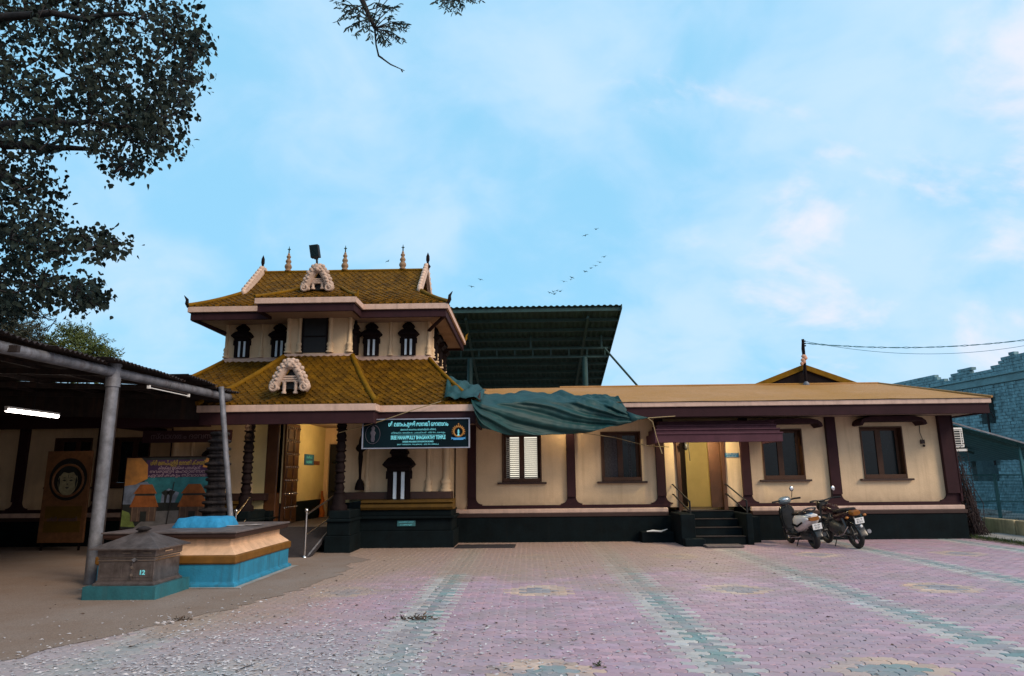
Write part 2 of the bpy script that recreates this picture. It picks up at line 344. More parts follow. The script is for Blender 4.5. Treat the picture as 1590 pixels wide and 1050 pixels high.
def text(body, size, loc, m, parent, name='lettering', width=None, extrude=0.004, rotx=90, rotz=0, align='CENTER', bold=0.0):
    cu = bpy.data.curves.new(name, 'FONT'); cu.body = body; cu.size = size; cu.extrude = extrude; cu.align_x = align; cu.align_y = 'CENTER'; cu.offset = bold
    cu.resolution_u = 3
    o = bpy.data.objects.new('tmp', cu); COL.objects.link(o)
    bpy.context.view_layer.update()
    dg = bpy.context.evaluated_depsgraph_get()
    me = bpy.data.meshes.new_from_object(o.evaluated_get(dg)); COL.objects.unlink(o); bpy.data.objects.remove(o)
    me.name = name
    if width and len(me.vertices):
        xs = [v.co.x for v in me.vertices]; w = max(xs)-min(xs); c = (max(xs)+min(xs))/2
        for v in me.vertices: v.co.x = (v.co.x-c)*width/w
    me.transform(Matrix.Rotation(R(rotz), 4, 'Z') @ Matrix.Rotation(R(rotx), 4, 'X'))
    me.materials.clear(); me.materials.append(MAT[m])
    t = bpy.data.objects.new(name, me); COL.objects.link(t); t.parent = parent; t.location = Vector(loc) - wloc(parent)
    return t
def lerp(a, b, t): return a+(b-a)*t

# ------------------------------------------------------------------ ground and paving
g = MB(); nseg = 48
g.add([(0, 0, -0.06)] + [(700*math.cos(2*math.pi*i/nseg), 700*math.sin(2*math.pi*i/nseg), -0.06) for i in range(nseg)], [(0, 1+i, 1+(i+1) % nseg) for i in range(nseg)])
mat('soil', (0.17, 0.13, 0.095), 0.95, 0.3, 0.8, 0.4, 12, streak=0)
g.build('ground', 'soil', kind='structure')
def paver_mat(name, individual):
    m = bpy.data.materials.new(name); m.use_nodes = True; MAT[name] = m
    t = m.node_tree; n = t.nodes; l = t.links.new; b = n['Principled BSDF']; b.inputs['Roughness'].default_value = 0.62
    if individual:
        c = n.new('ShaderNodeObjectInfo'); base = c.outputs['Color']
    else:
        c = n.new('ShaderNodeVertexColor'); c.layer_name = 'paint'; base = c.outputs['Color']
    geo = n.new('ShaderNodeNewGeometry'); sp = n.new('ShaderNodeSeparateXYZ'); l(geo.outputs['Position'], sp.inputs[0])
    def nz(s, d=5, r=0.6):
        q = n.new('ShaderNodeTexNoise'); q.inputs['Scale'].default_value = s; q.inputs['Detail'].default_value = d; q.inputs['Roughness'].default_value = r
        l(geo.outputs['Position'], q.inputs['Vector']); return q.outputs[0]
    def mth(op, a, bb, cc=None):
        q = n.new('ShaderNodeMath'); q.operation = op
        for i, v in enumerate((a, bb, cc)):
            if v is None: continue
            if isinstance(v, (int, float)): q.inputs[i].default_value = v
            else: l(v, q.inputs[i])
        return q.outputs[0]
    def sm(v, lo, hi, a=0.0, bb=1.0):
        q = n.new('ShaderNodeMapRange'); q.interpolation_type = 'SMOOTHSTEP'
        l(v, q.inputs[0]); q.inputs[1].default_value = lo; q.inputs[2].default_value = hi; q.inputs[3].default_value = a; q.inputs[4].default_value = bb; return q.outputs[0]
    def mix(f, a, col):
        q = n.new('ShaderNodeMix'); q.data_type = 'RGBA'; l(f, q.inputs[0]); l(a, q.inputs[6])
        if isinstance(col, tuple): q.inputs[7].default_value = (*col, 1)
        else: l(col, q.inputs[7])
        return q.outputs[2]
    nb, nm, nf = nz(0.55, 4), nz(2.6, 5), nz(38, 4, 0.7)
    # wear: patches of greyer, greener and browner concrete
    cur = mix(sm(nm, 0.44, 0.66, 0, 0.6), base, (0.34, 0.285, 0.305))
    cur = mix(sm(nb, 0.47, 0.64, 0, 0.55), cur, (0.335, 0.27, 0.285))
    cur = mix(sm(nz(1.1, 6, 0.7), 0.56, 0.72, 0, 0.6), cur, (0.25, 0.20, 0.19))
    wob = mth('MULTIPLY_ADD', mth('ADD', nb, mth('MULTIPLY', nm, 0.5)), 7.0, -5.2)
    far = mth('MULTIPLY', sm(mth('ADD', sp.outputs['Y'], wob), 9.5, 13.2), sm(sp.outputs['X'], 7.0, 2.2))
    lef = mth('MULTIPLY', sm(mth('MULTIPLY_ADD', wob, 0.45, sp.outputs['X']), -1.8, -3.9), sm(mth('MULTIPLY_ADD', wob, 0.4, sp.outputs['Y']), 6.6, 8.0))
    dust = mth('MINIMUM', mth('ADD', mth('MULTIPLY', far, 0.8), mth('MULTIPLY', lef, 0.9)), 0.92)
    cur = mix(dust, cur, (0.335, 0.24, 0.18))
    pale = mth('MULTIPLY', sm(mth('MULTIPLY_ADD', wob, .5, sp.outputs['X']), 0.4, -2.4), sm(mth('MULTIPLY_ADD', wob, .5, sp.outputs['Y']), 8.6, 6.4))
    cur = mix(mth('MULTIPLY', pale, 0.75), cur, (0.36, 0.345, 0.345))
    # fine speckle of worn aggregate
    cur = mix(sm(nf, 0.60, 0.74, 0, 0.5), cur, (0.52, 0.47, 0.49))
    cur = mix(sm(nz(90, 3, 0.6), 0.62, 0.75, 0, 0.55), cur, (0.13, 0.10, 0.10))
    l(cur, b.inputs['Base Color'])
    bp = n.new('ShaderNodeBump'); bp.inputs['Strength'].default_value = 0.35; bp.inputs['Distance'].default_value = 0.006; l(nf, bp.inputs['Height']); l(bp.outputs[0], b.inputs['Normal'])
    return m
paver_mat('paver_single', True); paver_mat('paver_field', False)
mat('joint', (0.075, 0.055, 0.045), 0.95, 0.4, 5, 0.3, 40)
PX0, PX1, PY0, PY1 = -5.2, 10.92, 4.0, 17.42
bed = MB(); bed.add([(PX0, PY0, -0.008), (PX1, PY0, -0.008), (PX1, PY1+1.5, -0.008), (PX0, PY1+1.5, -0.008)], [(0, 1, 2, 3)])
bed = bed.build('courtyard_paving', 'joint', kind='structure')
mat('apron', (0.21, 0.15, 0.113), 0.9, 0.26, 1.1, 0.35, 24, grain=0.28, col2=(0.245, 0.198, 0.168))
ap = MB(); ap.add([(-40, -30, -0.016), (PX0+0.01, -30, -0.016), (PX0+0.01, 40, -0.016), (-40, 40, -0.016)], [(0, 1, 2, 3)])
ap.add([(PX0+0.01, -30, -0.016), (40, -30, -0.016), (40, PY0+.01, -0.016), (PX0+0.01, PY0+.01, -0.016)], [(0, 1, 2, 3)])
ap.build('cement_yard', 'apron', kind='structure')
ek = [(-8.2, 3.4), (-6.6, 4.6), (-5.5, 5.7), (-4.75, 6.8), (-4.05, 8.2), (-3.45, 9.8), (-3.3, 11.2), (-3.2, 12.6), (-3.4, 14.0), (-3.9, 15.0), (-4.3, 15.6), (-4.6, 16.4)]
pts = []
for (xa, ya), (xb, yb) in zip(ek, ek[1:]):
    for k in range(14):
        x, y = lerp(xa, xb, k/14), lerp(ya, yb, k/14); j = .22*mnoise.noise(Vector((x*1.1, y*1.1, 4)))+.09*mnoise.noise(Vector((x*5, y*5, 1)))+.04*mnoise.noise(Vector((x*16, y*16, 9))); pts.append((x+j*1.6, y+j*.5, .0045))
ds = MB(); n_ = len(pts)
ds.add(pts+[(-26, p[1], .0045) for p in pts], [(i, i+1, n_+i+1, n_+i) for i in range(n_-1)]); ds.build('spread_dirt', 'apron', kind='structure')
HW, HH = 0.1108, 0.0548
def outline():
    a, b = 0.013, 0.018
    xs = (-1, -0.75, -0.25, 0.25, 0.75, 1); of = (0, a, -a, a, -a, 0)
    pts = [(HW*x, -HH+o) for x, o in zip(xs, of)] + [(HW+b, 0)] + [(HW*x, HH+o) for x, o in zip(reversed(xs), reversed(of))] + [(-HW+b, 0)]
    return pts
OUT = outline(); NO = len(OUT)
def paver_geo(cx, cy, dz, tx, ty):
    top = [(cx+x*0.955, cy+y*0.93, dz + x*tx + y*ty) for x, y in OUT]
    bot = [(cx+x, cy+y, -0.03) for x, y in OUT]
    mid = [(cx+x*0.995, cy+y*0.99, dz-0.007 + x*tx + y*ty) for x, y in OUT]
    return top + mid, [tuple(range(NO))] + [(NO+i, NO+(i+1) % NO, (i+1) % NO, i) for i in range(NO)]
C_RED, C_GREY, C_GREEN, C_PEACH, C_SLATE = (0.42, 0.275, 0.330), (0.45, 0.43, 0.41), (0.18, 0.27, 0.265), (0.52, 0.375, 0.29), (0.26, 0.25, 0.265)
def pav_col(x, y, r):
    k = round((x+1.24)/2.83)*2.83-1.24; k = PX0+.112+.224*round((k-PX0-.112)/.224); d = x-k
    if -0.05 < d < 0.15: c = C_GREEN if r.random() < 0.72 else C_SLATE
    elif -.25 < d < 0.30: c = C_GREY
    else:
        mx = round((x-0.14)/2.83)*2.83+0.14; my = round((y-6.0)/4.12)*4.12+6.0
        q = math.hypot(x-mx, (y-my))
        if q < 0.25: c = C_GREEN if my < 7 else C_SLATE
        elif q < 0.46: c = C_PEACH
        else: c = C_RED
    f = r.gauss(1.0, 0.10); w = r.gauss(0, 0.025)
    return tuple(max(0.02, c[i]*f*(1+(w, 0, -w)[i])) for i in range(3))
prnd = random.Random(5); cells = []
ny = int((PY1-PY0)/0.112); nx = int((PX1-PX0)/0.224)
for j in range(ny):
    for i in range(nx):
        x = PX0+0.112+i*0.224+(0.112 if j % 2 else 0); y = PY0+0.056+j*0.112
        if x > PX1-0.1: continue
        cells.append((x, y, pav_col(x, y, prnd), prnd.gauss(0, 0.0011), prnd.gauss(0, 0.007), prnd.gauss(0, 0.011)))
def inframe(x, y):
    d = Vector((x, y, 0))-CAM; z = d.dot(fw)
    if z < 0.1: return False
    u = 795+FPX*d.dot(rt2)/z; w = 525-FPX*d.dot(up2)/z
    return -10 < u < 1600 and w < 1052
vis = sorted([k for k in range(len(cells)) if inframe(cells[k][0], cells[k][1])], key=lambda k: cells[k][0]**2+cells[k][1]**2)
single = set(vis[:298])
vs, fs = paver_geo(0, 0, 0, 0, 0)
pm = bpy.data.meshes.new('paver'); pm.from_pydata(vs, [], fs); pm.materials.append(MAT['paver_single'])
big_v, big_f, big_c = [], [], []
for k, (x, y, c, dz, tx, ty) in enumerate(cells):
    if k in single:
        o = bpy.data.objects.new('paver', pm); COL.objects.link(o); o.parent = bed; o.location = (x, y, dz); o.rotation_euler = (ty, -tx, 0); o.color = (*c, 1)
    else:
        vs, fs = paver_geo(x, y, dz, tx, ty); b0 = len(big_v); big_v += vs; big_f += [[b0+i for i in f] for f in fs]; big_c += [(*c, 1.0)]*len(vs)
me = bpy.data.meshes.new('paver_field'); me.from_pydata(big_v, [], big_f); me.materials.append(MAT['paver_field'])
at = me.color_attributes.new('paint', 'FLOAT_COLOR', 'POINT'); at.data.foreach_set('color', [q for c in big_c for q in c])
o = bpy.data.objects.new('paver_field', me); COL.objects.link(o); o.parent = bed; o['kind'] = 'stuff'

# ------------------------------------------------------------------ tiled roof slopes
SINGLES = []
def slope(base, tiles, org, al, inw, D, z0, z1, prof, lim, tw=0.17, rh=0.105, lift=0.042, single=0):
    """one roof slope: org + al*a + inw*D*t, height z0..z1 by prof(t); a runs between lim(t)"""
    org = Vector(org); al = Vector(al); inw = Vector(inw)
    def P(a, t, h=0.0): 
        p = org + al*a + inw*(D*t); return Vector((p.x, p.y, z0+(z1-z0)*prof(t)+h))
    n = 14
    for i in range(n):
        t0, t1 = i/n, (i+1)/n; a0, b0 = lim(t0); a1, b1 = lim(t1)
        base.add([P(a0, t0), P(b0, t0), P(b1, t1), P(a1, t1)], [(0, 1, 2, 3)])
    Ls = math.hypot(D, z1-z0); rows = int(Ls/rh)
    for r in range(rows):
        t = (r+0.05)/rows; tm = min(1, (r+1.0)/rows); tt = min(1, (r+2.0)/rows)
        a0, b0 = lim(min(1, (r+1)/rows))
        k0 = math.ceil((a0+tw*0.35)/tw - (r % 2)*0.5); k1 = math.floor((b0-tw*0.35)/tw - (r % 2)*0.5)
        for k in range(k0, k1+1):
            a = (k+(r % 2)*0.5)*tw; h = lift*rnd.uniform(0.75, 1.25)
            tip = P(a, max(0, t-0.4/rows), h); l = P(a-tw*0.49, tm, h*0.75); rr = P(a+tw*0.49, tm, h*0.75); top = P(a, tt, 0.004)
            tipb = P(a, max(0, t-0.4/rows), 0); lb = P(a-tw*0.49, tm, 0); rb = P(a+tw*0.49, tm, 0)
            tv, tf = [tip, rr, top, l, tipb, rb, lb], [(0, 1, 2, 3), (4, 5, 1, 0), (6, 4, 0, 3)]
            if r < single: SINGLES.append((tv, tf))
            else: tiles.add(tv, tf)
    return P
def flare(q): return lambda t: (1-q)*t + q*t*t

# ------------------------------------------------------------------ gatehouse
GX = -5.35
gate = thing('temple_gatehouse', 'two-tiered cream gatehouse with yellow tiled roofs and carved gables beside the long wing', 'gatehouse', (GX, 16.6, 0))
# lower storey: plinth, ledges and walls on both sides of the passage
for sgn in (1, -1):
    def X(x): return GX + sgn*(x-GX)
    p = MB()
    p.box(X(-4.58), X(-1.75), 16.20, 20.5, -0.02, 0.38); p.box(X(-4.55), X(-1.80), 16.27, 20.5, 0.38, 0.66); p.box(X(-4.58), X(-1.74), 16.18, 20.5, 0.66, 0.72); p.box(X(-4.55), X(-1.82), 16.30, 20.5, 0.72, 0.86)
    p.box(X(-4.50), X(-3.92), 15.22, 16.198, -0.02, 0.36); p.box(X(-4.47), X(-3.95), 15.27, 16.198, 0.36, 0.66); p.box(X(-4.50), X(-3.92), 15.22, 16.198, 0.66, 0.72); p.box(X(-4.45), X(-3.97), 15.30, 16.298, 0.72, 0.90)
    p.build('plinth', 'plinth_green', gate, bevel=0.015)
    p = MB(); p.prism([(16.25, 0.862), (16.20, 0.92), (16.20, 0.98), (16.30, 1.0), (16.23, 1.03), (16.23, 1.08), (16.32, 1.1), (16.9, 1.1), (16.9, 0.862)], X(-3.96), X(-1.78), 'x'); p.build('ledge', 'yellow_ledge', gate)
    p = MB(); p.box(X(-4.4), X(-1.84), 16.36, 16.9, 1.102, 1.27); p.build('ledge_cap', 'brown_ledge', gate, bevel=0.01)
    p = MB(); p.box(X(-4.58), X(-1.90), 16.6, 16.85, 1.272, 3.0); p.box(X(-2.15), X(-1.90), 16.852, 20.5, 0.862, 3.0)
    p.build('wall', 'cream', gate)
    for px_, w in ((-3.92, 0.05), (-2.42, 0.05), (-2.0, 0.075)):
        q = MB(); q.lathe([(w*1.9, 0), (w*1.9, 0.05), (w*1.3, 0.07), (w*1.8, 0.12), (w*1.2, 0.16), (w*1.7, 0.2), (w*1.7, 0.26), (w, 0.3), (w, 1.35), (w*1.5, 1.42), (w, 1.48), (w*1.8, 1.53)], X(px_), 16.60, 1.272, 12)
        q.build('pilaster', 'cream', gate)
    # carved dark column on the pedestal
    q = MB(); z = 0.90; pr = [(0.19, 0), (0.19, 0.10), (0.14, 0.14), (0.15, 0.3), (0.11, 0.36)]
    z2 = 0.36
    while z2 < 1.85:
        pr += [(0.122, z2+0.015), (0.128, z2+0.04), (0.095, z2+0.055), (0.112, z2+0.10), (.118, z2+.14), (0.092, z2+0.20), (.085, z2+.235)]; z2 += 0.235
    pr += [(0.16, z2+0.02), (0.16, 2.05)]
    q.lathe(pr, X(-4.28), 15.5, z, 14); q.build('column', 'dark_wood', gate)
    # hanging bell lamp on the wall beside the column
    if sgn == 1:
        q = MB(); q.tube([(-4.05, 16.42, 2.80), (-4.05, 16.42, 2.5)], 0.012, 6)
        q.lathe([(0.11, 0), (0.12, 0.02), (0.10, 0.14), (0.07, 0.22), (0.035, 0.27), (0.03, 0.34), (0.045, 0.6), (0.06, 0.78), (0.05, 0.9), (0.11, 0.95), (0.13, 1.0), (0.10, 1.06), (0.06, 1.1), (0.05, 1.2), (0.02, 1.3)], -4.05, 16.42, 1.32, 10)
        q.build('bell_lamp', 'dark_wood', gate)
def shrine_window(cx, cy, z0, hh, sc=1.0, face='y', sgn=-1, parent=gate):
    """dark window with two pale slits under a small stepped roof; hh: height of the opening"""
    w = 0.20*sc
    def bx(m, x0, x1, d0, d1, za, zb, mi=0):
        if face == 'y': m.box(cx+x0, cx+x1, cy+sgn*d0, cy+sgn*d1, za, zb, mi)
        else: m.box(cy+sgn*d0, cy+sgn*d1, cx+x0, cx+x1, za, zb, mi)
    m = MB(); bx(m, -w, w, 0.003, 0.05, z0, z0+hh)
    # jambs stand proud
    bx(m, -w*1.0, -w*0.62, 0.052, 0.09, z0, z0+hh); bx(m, w*0.62, w*1.0, 0.052, 0.09, z0, z0+hh); bx(m, -w*0.16, w*0.16, 0.052, 0.09, z0, z0+hh)
    bx(m, -w*1.15, -w*0.9, 0.003, 0.10, z0+hh*0.72, z0+hh); bx(m, w*0.9, w*1.15, 0.003, 0.10, z0+hh*0.72, z0+hh)
    o = m.build('window', 'dark_wood', parent)
    q = MB(); bx(q, -w*0.50, -w*0.20, 0.056, 0.072, z0+0.01, z0+hh-0.02); bx(q, w*0.20, w*0.50, 0.056, 0.072, z0+0.01, z0+hh-0.02)
    q.build('pane', 'white_strip', o)
    h = MB(); zt = z0+hh
    prof = [(1.10, 0, 0.13), (1.08, .05, .14), (1.36, 0.10, 0.20), (1.48, .13, .21), (1.30, 0.19, 0.19), (0.98, 0.27, 0.14), (0.70, 0.29, 0.12), (.70, .33, .12), (0.88, 0.36, 0.15), (0.80, .41, .14), (0.50, 0.48, 0.11), (0.26, 0.51, 0.08), (0.24, .55, .07), (0.32, 0.58, 0.08), (.2, .63, .06), (0.10, 0.66, 0.04), (0.09, 0.72, 0.04), (0.16, 0.76, 0.05), (.13, .80, .04), (0.02, 0.90, 0.012)]
    rings = []
    for rw, z, d in prof:
        rw *= w; d *= sc; z = zt+z*sc*0.86
        pts = [(-rw, 0.004), (rw, 0.004), (rw*0.92, d), (-rw*0.92, d)]
        if face == 'y': rings.append([(cx+a, cy+sgn*b, z) for a, b in pts])
        else: rings.append([(cy+sgn*b, cx+a, z) for a, b in pts])
    h.loft(rings, sm=False); h.build('hood', 'dark_wood', o)
shrine_window(-3.08, 16.36, 1.10, 0.66, 1.35)
shrine_window(2*GX+3.08, 16.36, 1.10, 0.66, 1.35)
# passage: floor, inner walls, jambs, door leaf, end wall
p = MB(); p.box(-6.12, -4.58, 16.2, 20.6, -0.02, 0.5); p.build('passage_floor', 'slab', gate)
for x0, x1 in ((-6.30, -6.10), (-4.60, -4.40)):
    B('passage_wall', 'yellow_wall', gate, x0, x1, 16.86, 20.5, 1.02, 3.1); B('dado', 'plinth_green', gate, x0, x1, 16.86, 20.5, 0.5, 1.018)
B('door_jamb', 'door_wood', gate, -6.42, -6.12, 16.56, 16.84, 0.5, 3.05, bevel=0.02); B('door_jamb', 'door_wood', gate, -4.58, -4.28, 16.62, 16.84, 1.272, 3.05, bevel=0.02)
B('side_wall', 'yellow_wall', gate, -6.80, -6.422, 16.56, 16.596, 0.9, 3.05)
B('lintel', 'dark_wood', gate, -8.8, -1.9, 16.52, 16.9, 3.052, 3.3)
leaf = MB(); leaf.box(-6.098, -6.045, 16.86, 17.85, 0.52, 3.0); leaf = leaf.build('door_leaf', 'door_wood', gate)
for zc in (0.62, 0.95, 1.28, 1.61, 1.94, 2.27, 2.60):
    for yc in (16.96, 17.42):
        m = MB(); m.box(-6.043, -6.02, yc, yc+0.36, zc, zc+0.25); m.build('panel', 'door_wood', leaf, bevel=0.012)
    m = MB()
    for yc in (16.93, 17.08, 17.22, 17.39, 17.54, 17.68, 17.82): m.ball((-6.03, yc, zc+0.29), 0.022, 6)
    m.build('stud', 'chrome', leaf, kind='stuff')
p = MB(); p.box(-6.1, -4.6, 20.3, 20.5, 2.62, 3.1); p.box(-6.1, -5.98, 20.3, 20.5, 0.5, 2.618); p.box(-4.86, -4.6, 20.3, 20.5, 0.5, 2.618); p.build('end_wall', 'cream', gate)
p = MB(); p.box(-5.98, -4.86, 20.42, 20.48, 0.5, 2.618); ed = p.build('dark_opening_slab', 'black', gate)  # black slab: darkness of the opening at the passage end put into colour
p = MB(); p.box(-5.9, -4.95, 20.39, 20.418, 2.05, 2.13); p.box(-5.9, -4.95, 20.39, 20.418, 1.2, 1.25); p.build('rail', 'glass_dark', ed)
B('passage_ceiling', 'soffit', gate, -6.3, -4.4, 16.91, 20.5, 3.102, 3.2)
# soffit, fascias and slopes
E1, E2 = 14.85, 15.3         # lower eaves: bay, wings
BX0, BX1 = -7.40, -3.36      # bay
WX0, WX1 = -9.62, -1.12
ZE = 3.24
m = MB(); m.box(WX0+.12, WX1-.12, E2+.1, 16.6, 2.93, 2.96); m.box(BX0+.12, BX1-.12, E1+.1, E2+.098, 2.93, 2.96); m.box(WX1-1.0, WX1-.12, 16.602, 21.0, 2.93, 2.96); m.box(WX0+.12, WX0+1.0, 16.602, 21.0, 2.93, 2.96); m.build('soffit', 'soffit', gate)
def fascia(name, m_, z0, z1, o, th=0.06):
    q = MB()
    q.box(BX0+o, BX1-o, E1+o, E1+o+th, z0, z1)
    q.box(BX1-o-th, BX1-o, E1+o+th+.001, E2+o, z0, z1); q.box(BX0+o, BX0+o+th, E1+o+th+.001, E2+o, z0, z1)
    q.box(BX1-o-th, WX1-o, E2+o+.001, E2+o+th, z0, z1); q.box(WX0+o, BX0+o+th, E2+o+.001, E2+o+th, z0, z1)
    q.box(WX1-o-th, WX1-o, E2+o+th+.002, 21.0, z0, z1); q.box(WX0+o, WX0+o+th, E2+o+th+.002, 21.0, z0, z1)
    q.build(name, m_, gate, bevel=0.01)
fascia('eave_moulding', 'cream_trim', 3.08, 3.235, 0.0); fascia('fascia', 'purple', 2.80, 3.078, 0.05)
base, tiles = MB(), MB()
UZ = 4.66; UY = 17.46; UX0, UX1 = -8.08, -2.56; UBX0, UBX1, UBY = -6.24, -4.46, 16.86
pf = flare(0.22)
def lowlim(t): return (lerp(WX0, UX0, t), lerp(WX1, UX1, t))
slope(base, tiles, (0, E2, 0), (1, 0, 0), (0, 1, 0), UY-E2, ZE, UZ, pf, lowlim)
slope(base, tiles, (0, E1, 0), (1, 0, 0), (0, 1, 0), UBY-E1, ZE, UZ+.02, pf, lambda t: (lerp(BX0, UBX0, t), lerp(BX1, UBX1, t)), single=13)
slope(base, tiles, (BX1, 0, 0), (0, 1, 0), (-1, 0, 0), BX1-UBX1, ZE, UZ+.02, pf, lambda t: (lerp(E1, UBY, t), lerp(E2+.1, UY, t)))
slope(base, tiles, (BX0, 0, 0), (0, 1, 0), (1, 0, 0), UBX0-BX0, ZE, UZ+.02, pf, lambda t: (lerp(E1, UBY, t), lerp(E2+.1, UY, t)))
slope(base, tiles, (WX1, 0, 0), (0, 1, 0), (-1, 0, 0), WX1-UX1, ZE, UZ, pf, lambda t: (lerp(E2, UY, t), lerp(21.5, 20.8, t)))
slope(base, tiles, (WX0, 0, 0), (0, 1, 0), (1, 0, 0), UX0-WX0, ZE, UZ, pf, lambda t: (lerp(E2, UY, t), lerp(21.5, 20.8, t)))
base.add([(WX0, 21.5, ZE), (WX1, 21.5, ZE), (UX1, 20.8, UZ), (UX0, 20.8, UZ)], [(0, 1, 2, 3)])
for tv, tf in SINGLES[:298]: MB().add(tv, tf).build('roof_tile', 'tile_yellow_single', gate)
for tv, tf in SINGLES[298:]: tiles.add(tv, tf)
base.build('lower_roof', 'tile_yellow', gate); tiles.build('roof_tiles', 'tile_yellow', gate, kind='stuff')
def hipline(a, b, z0, z1, pf, r=0.05, name='hip_ridge', n=12):
    pts = [(lerp(a[0], b[0], i/n), lerp(a[1], b[1], i/n), z0+(z1-z0)*pf(i/n)+0.035) for i in range(n+1)]
    MB().tube(pts, r, 8).build(name, 'tile_ridge', gate)
hipline((WX1, E2), (UX1, UY), ZE, UZ, pf); hipline((WX0, E2), (UX0, UY), ZE, UZ, pf)
hipline((BX1, E1), (UBX1, UBY), ZE, UZ, pf, 0.065); hipline((BX0, E1), (UBX0, UBY), ZE, UZ, pf, 0.065)
def horn(x, y, z, dx, dy, m_='dark_wood', s=1.0):
    MB().tube([(x, y, z), (x+dx*.05*s, y+dy*.05*s, z+.08*s), (x+dx*.05*s, y+dy*.05*s, z+.17*s), (x+dx*.12*s, y+dy*.12*s, z+.27*s)], [0.05*s, 0.045*s, 0.035*s, 0.006], 7).build('corner_horn', m_, gate)
horn(BX1, E1+.05, ZE, .5, -.3, 'tile_ridge', .7); horn(WX1, E2+.05, ZE, .5, -.3, 'brown_ledge')
# upper storey
p = MB(); p.box(UX0, UX1, 17.5, 20.8, UZ-.05, 5.95); p.box(UBX0+.06, UBX1-.06, 16.9, 17.498, UZ-.05, 5.95); p.build('upper_wall', 'cream', gate)
p = MB(); p.box(UX0-.04, UX1+.04, UY, 20.84, UZ, UZ+.10); p.box(UBX0, UBX1, UBY, UY-.001, UZ, UZ+.10); p.box(UX0-.02, UX1+.02, UY+.02, 20.82, UZ+.102, UZ+.13); p.build('base_moulding', 'cream_trim', gate, bevel=0.01)
for cx in (-7.60, -6.60, -4.12, -3.13): shrine_window(cx, 17.5, 4.79, 0.46, 0.98)
for cy in (18.2, 19.2, 20.2): shrine_window(cy, UX1, 4.79, 0.46, 0.98, 'x', 1)
shrine_window(17.2, UBX1-.06, 4.79, 0.46, 0.8, 'x', 1)
w = MB(); w.box(-5.76, -5.17, 16.88, 16.898, 4.79, 5.86); o = w.build('dark_doorway_slab', 'black', gate)  # black slab on the solid wall, shade of the opening as colour
w = MB(); w.box(-5.80, -5.761, 16.85, 16.898, 4.77, 5.9); w.box(-5.169, -5.13, 16.85, 16.898, 4.77, 5.9); w.box(-5.76, -5.17, 16.85, 16.879, 5.2, 5.23); w.build('frame', 'dark_wood', o)
def upil(x, y, w=0.04):
    q = MB(); q.lathe([(w*2, 0), (w*2, .04), (w*1.2, .06), (w*1.8, .11), (w*1.2, .15), (w*1.7, .19), (w*1.7, .24), (w, .28), (w, .82), (w*1.5, .86), (w, .9), (w*2, .95), (w*2, 1.02)], x, y, UZ+.13, 10); q.build('upper_pilaster', 'cream', gate)
for x in (-8.05, -7.10, -3.62, -2.60): upil(x, 17.5)
for x in (-6.16, -5.86, -5.07, -4.56): upil(x, 16.9, .05)
for y in (17.95, 18.7, 19.7, 20.55): upil(UX1, y, .045)
# upper eaves and roof
UE1, UE2 = 15.80, 16.55
ub0, ub1, uw0, uw1 = -6.66, -4.14, -8.70, -1.97
ZU = 5.98; UB = 21.45
def ufascia(name, m_, z0, z1, o, th=0.06):
    q = MB()
    q.box(ub0+o, ub1-o, UE1+o, UE1+o+th, z0, z1); q.box(ub1-o-th, ub1-o, UE1+o+th+.001, UE2+o, z0, z1); q.box(ub0+o, ub0+o+th, UE1+o+th+.001, UE2+o, z0, z1)
    q.box(ub1-o-th, uw1-o, UE2+o+.001, UE2+o+th, z0, z1); q.box(uw0+o, ub0+o+th, UE2+o+.001, UE2+o+th, z0, z1)
    q.box(uw1-o-th, uw1-o, UE2+o+th+.002, UB-o, z0, z1); q.box(uw0+o, uw0+o+th, UE2+o+th+.002, UB-o, z0, z1); q.box(uw0+o+th+.001, uw1-o-th-.001, UB-o-th, UB-o, z0, z1)
    q.build(name, m_, gate, bevel=0.01)
ufascia('eave_moulding', 'cream_trim', 5.83, 5.975, 0.0); ufascia('fascia', 'purple', 5.63, 5.828, 0.06)
m = MB(); m.box(uw0+.13, uw1-.13, UE2+.13, UB-.13, 5.70, 5.74); m.box(ub0+.13, ub1-.13, UE1+.13, UE2+.128, 5.70, 5.74); m.build('soffit', 'soffit', gate)
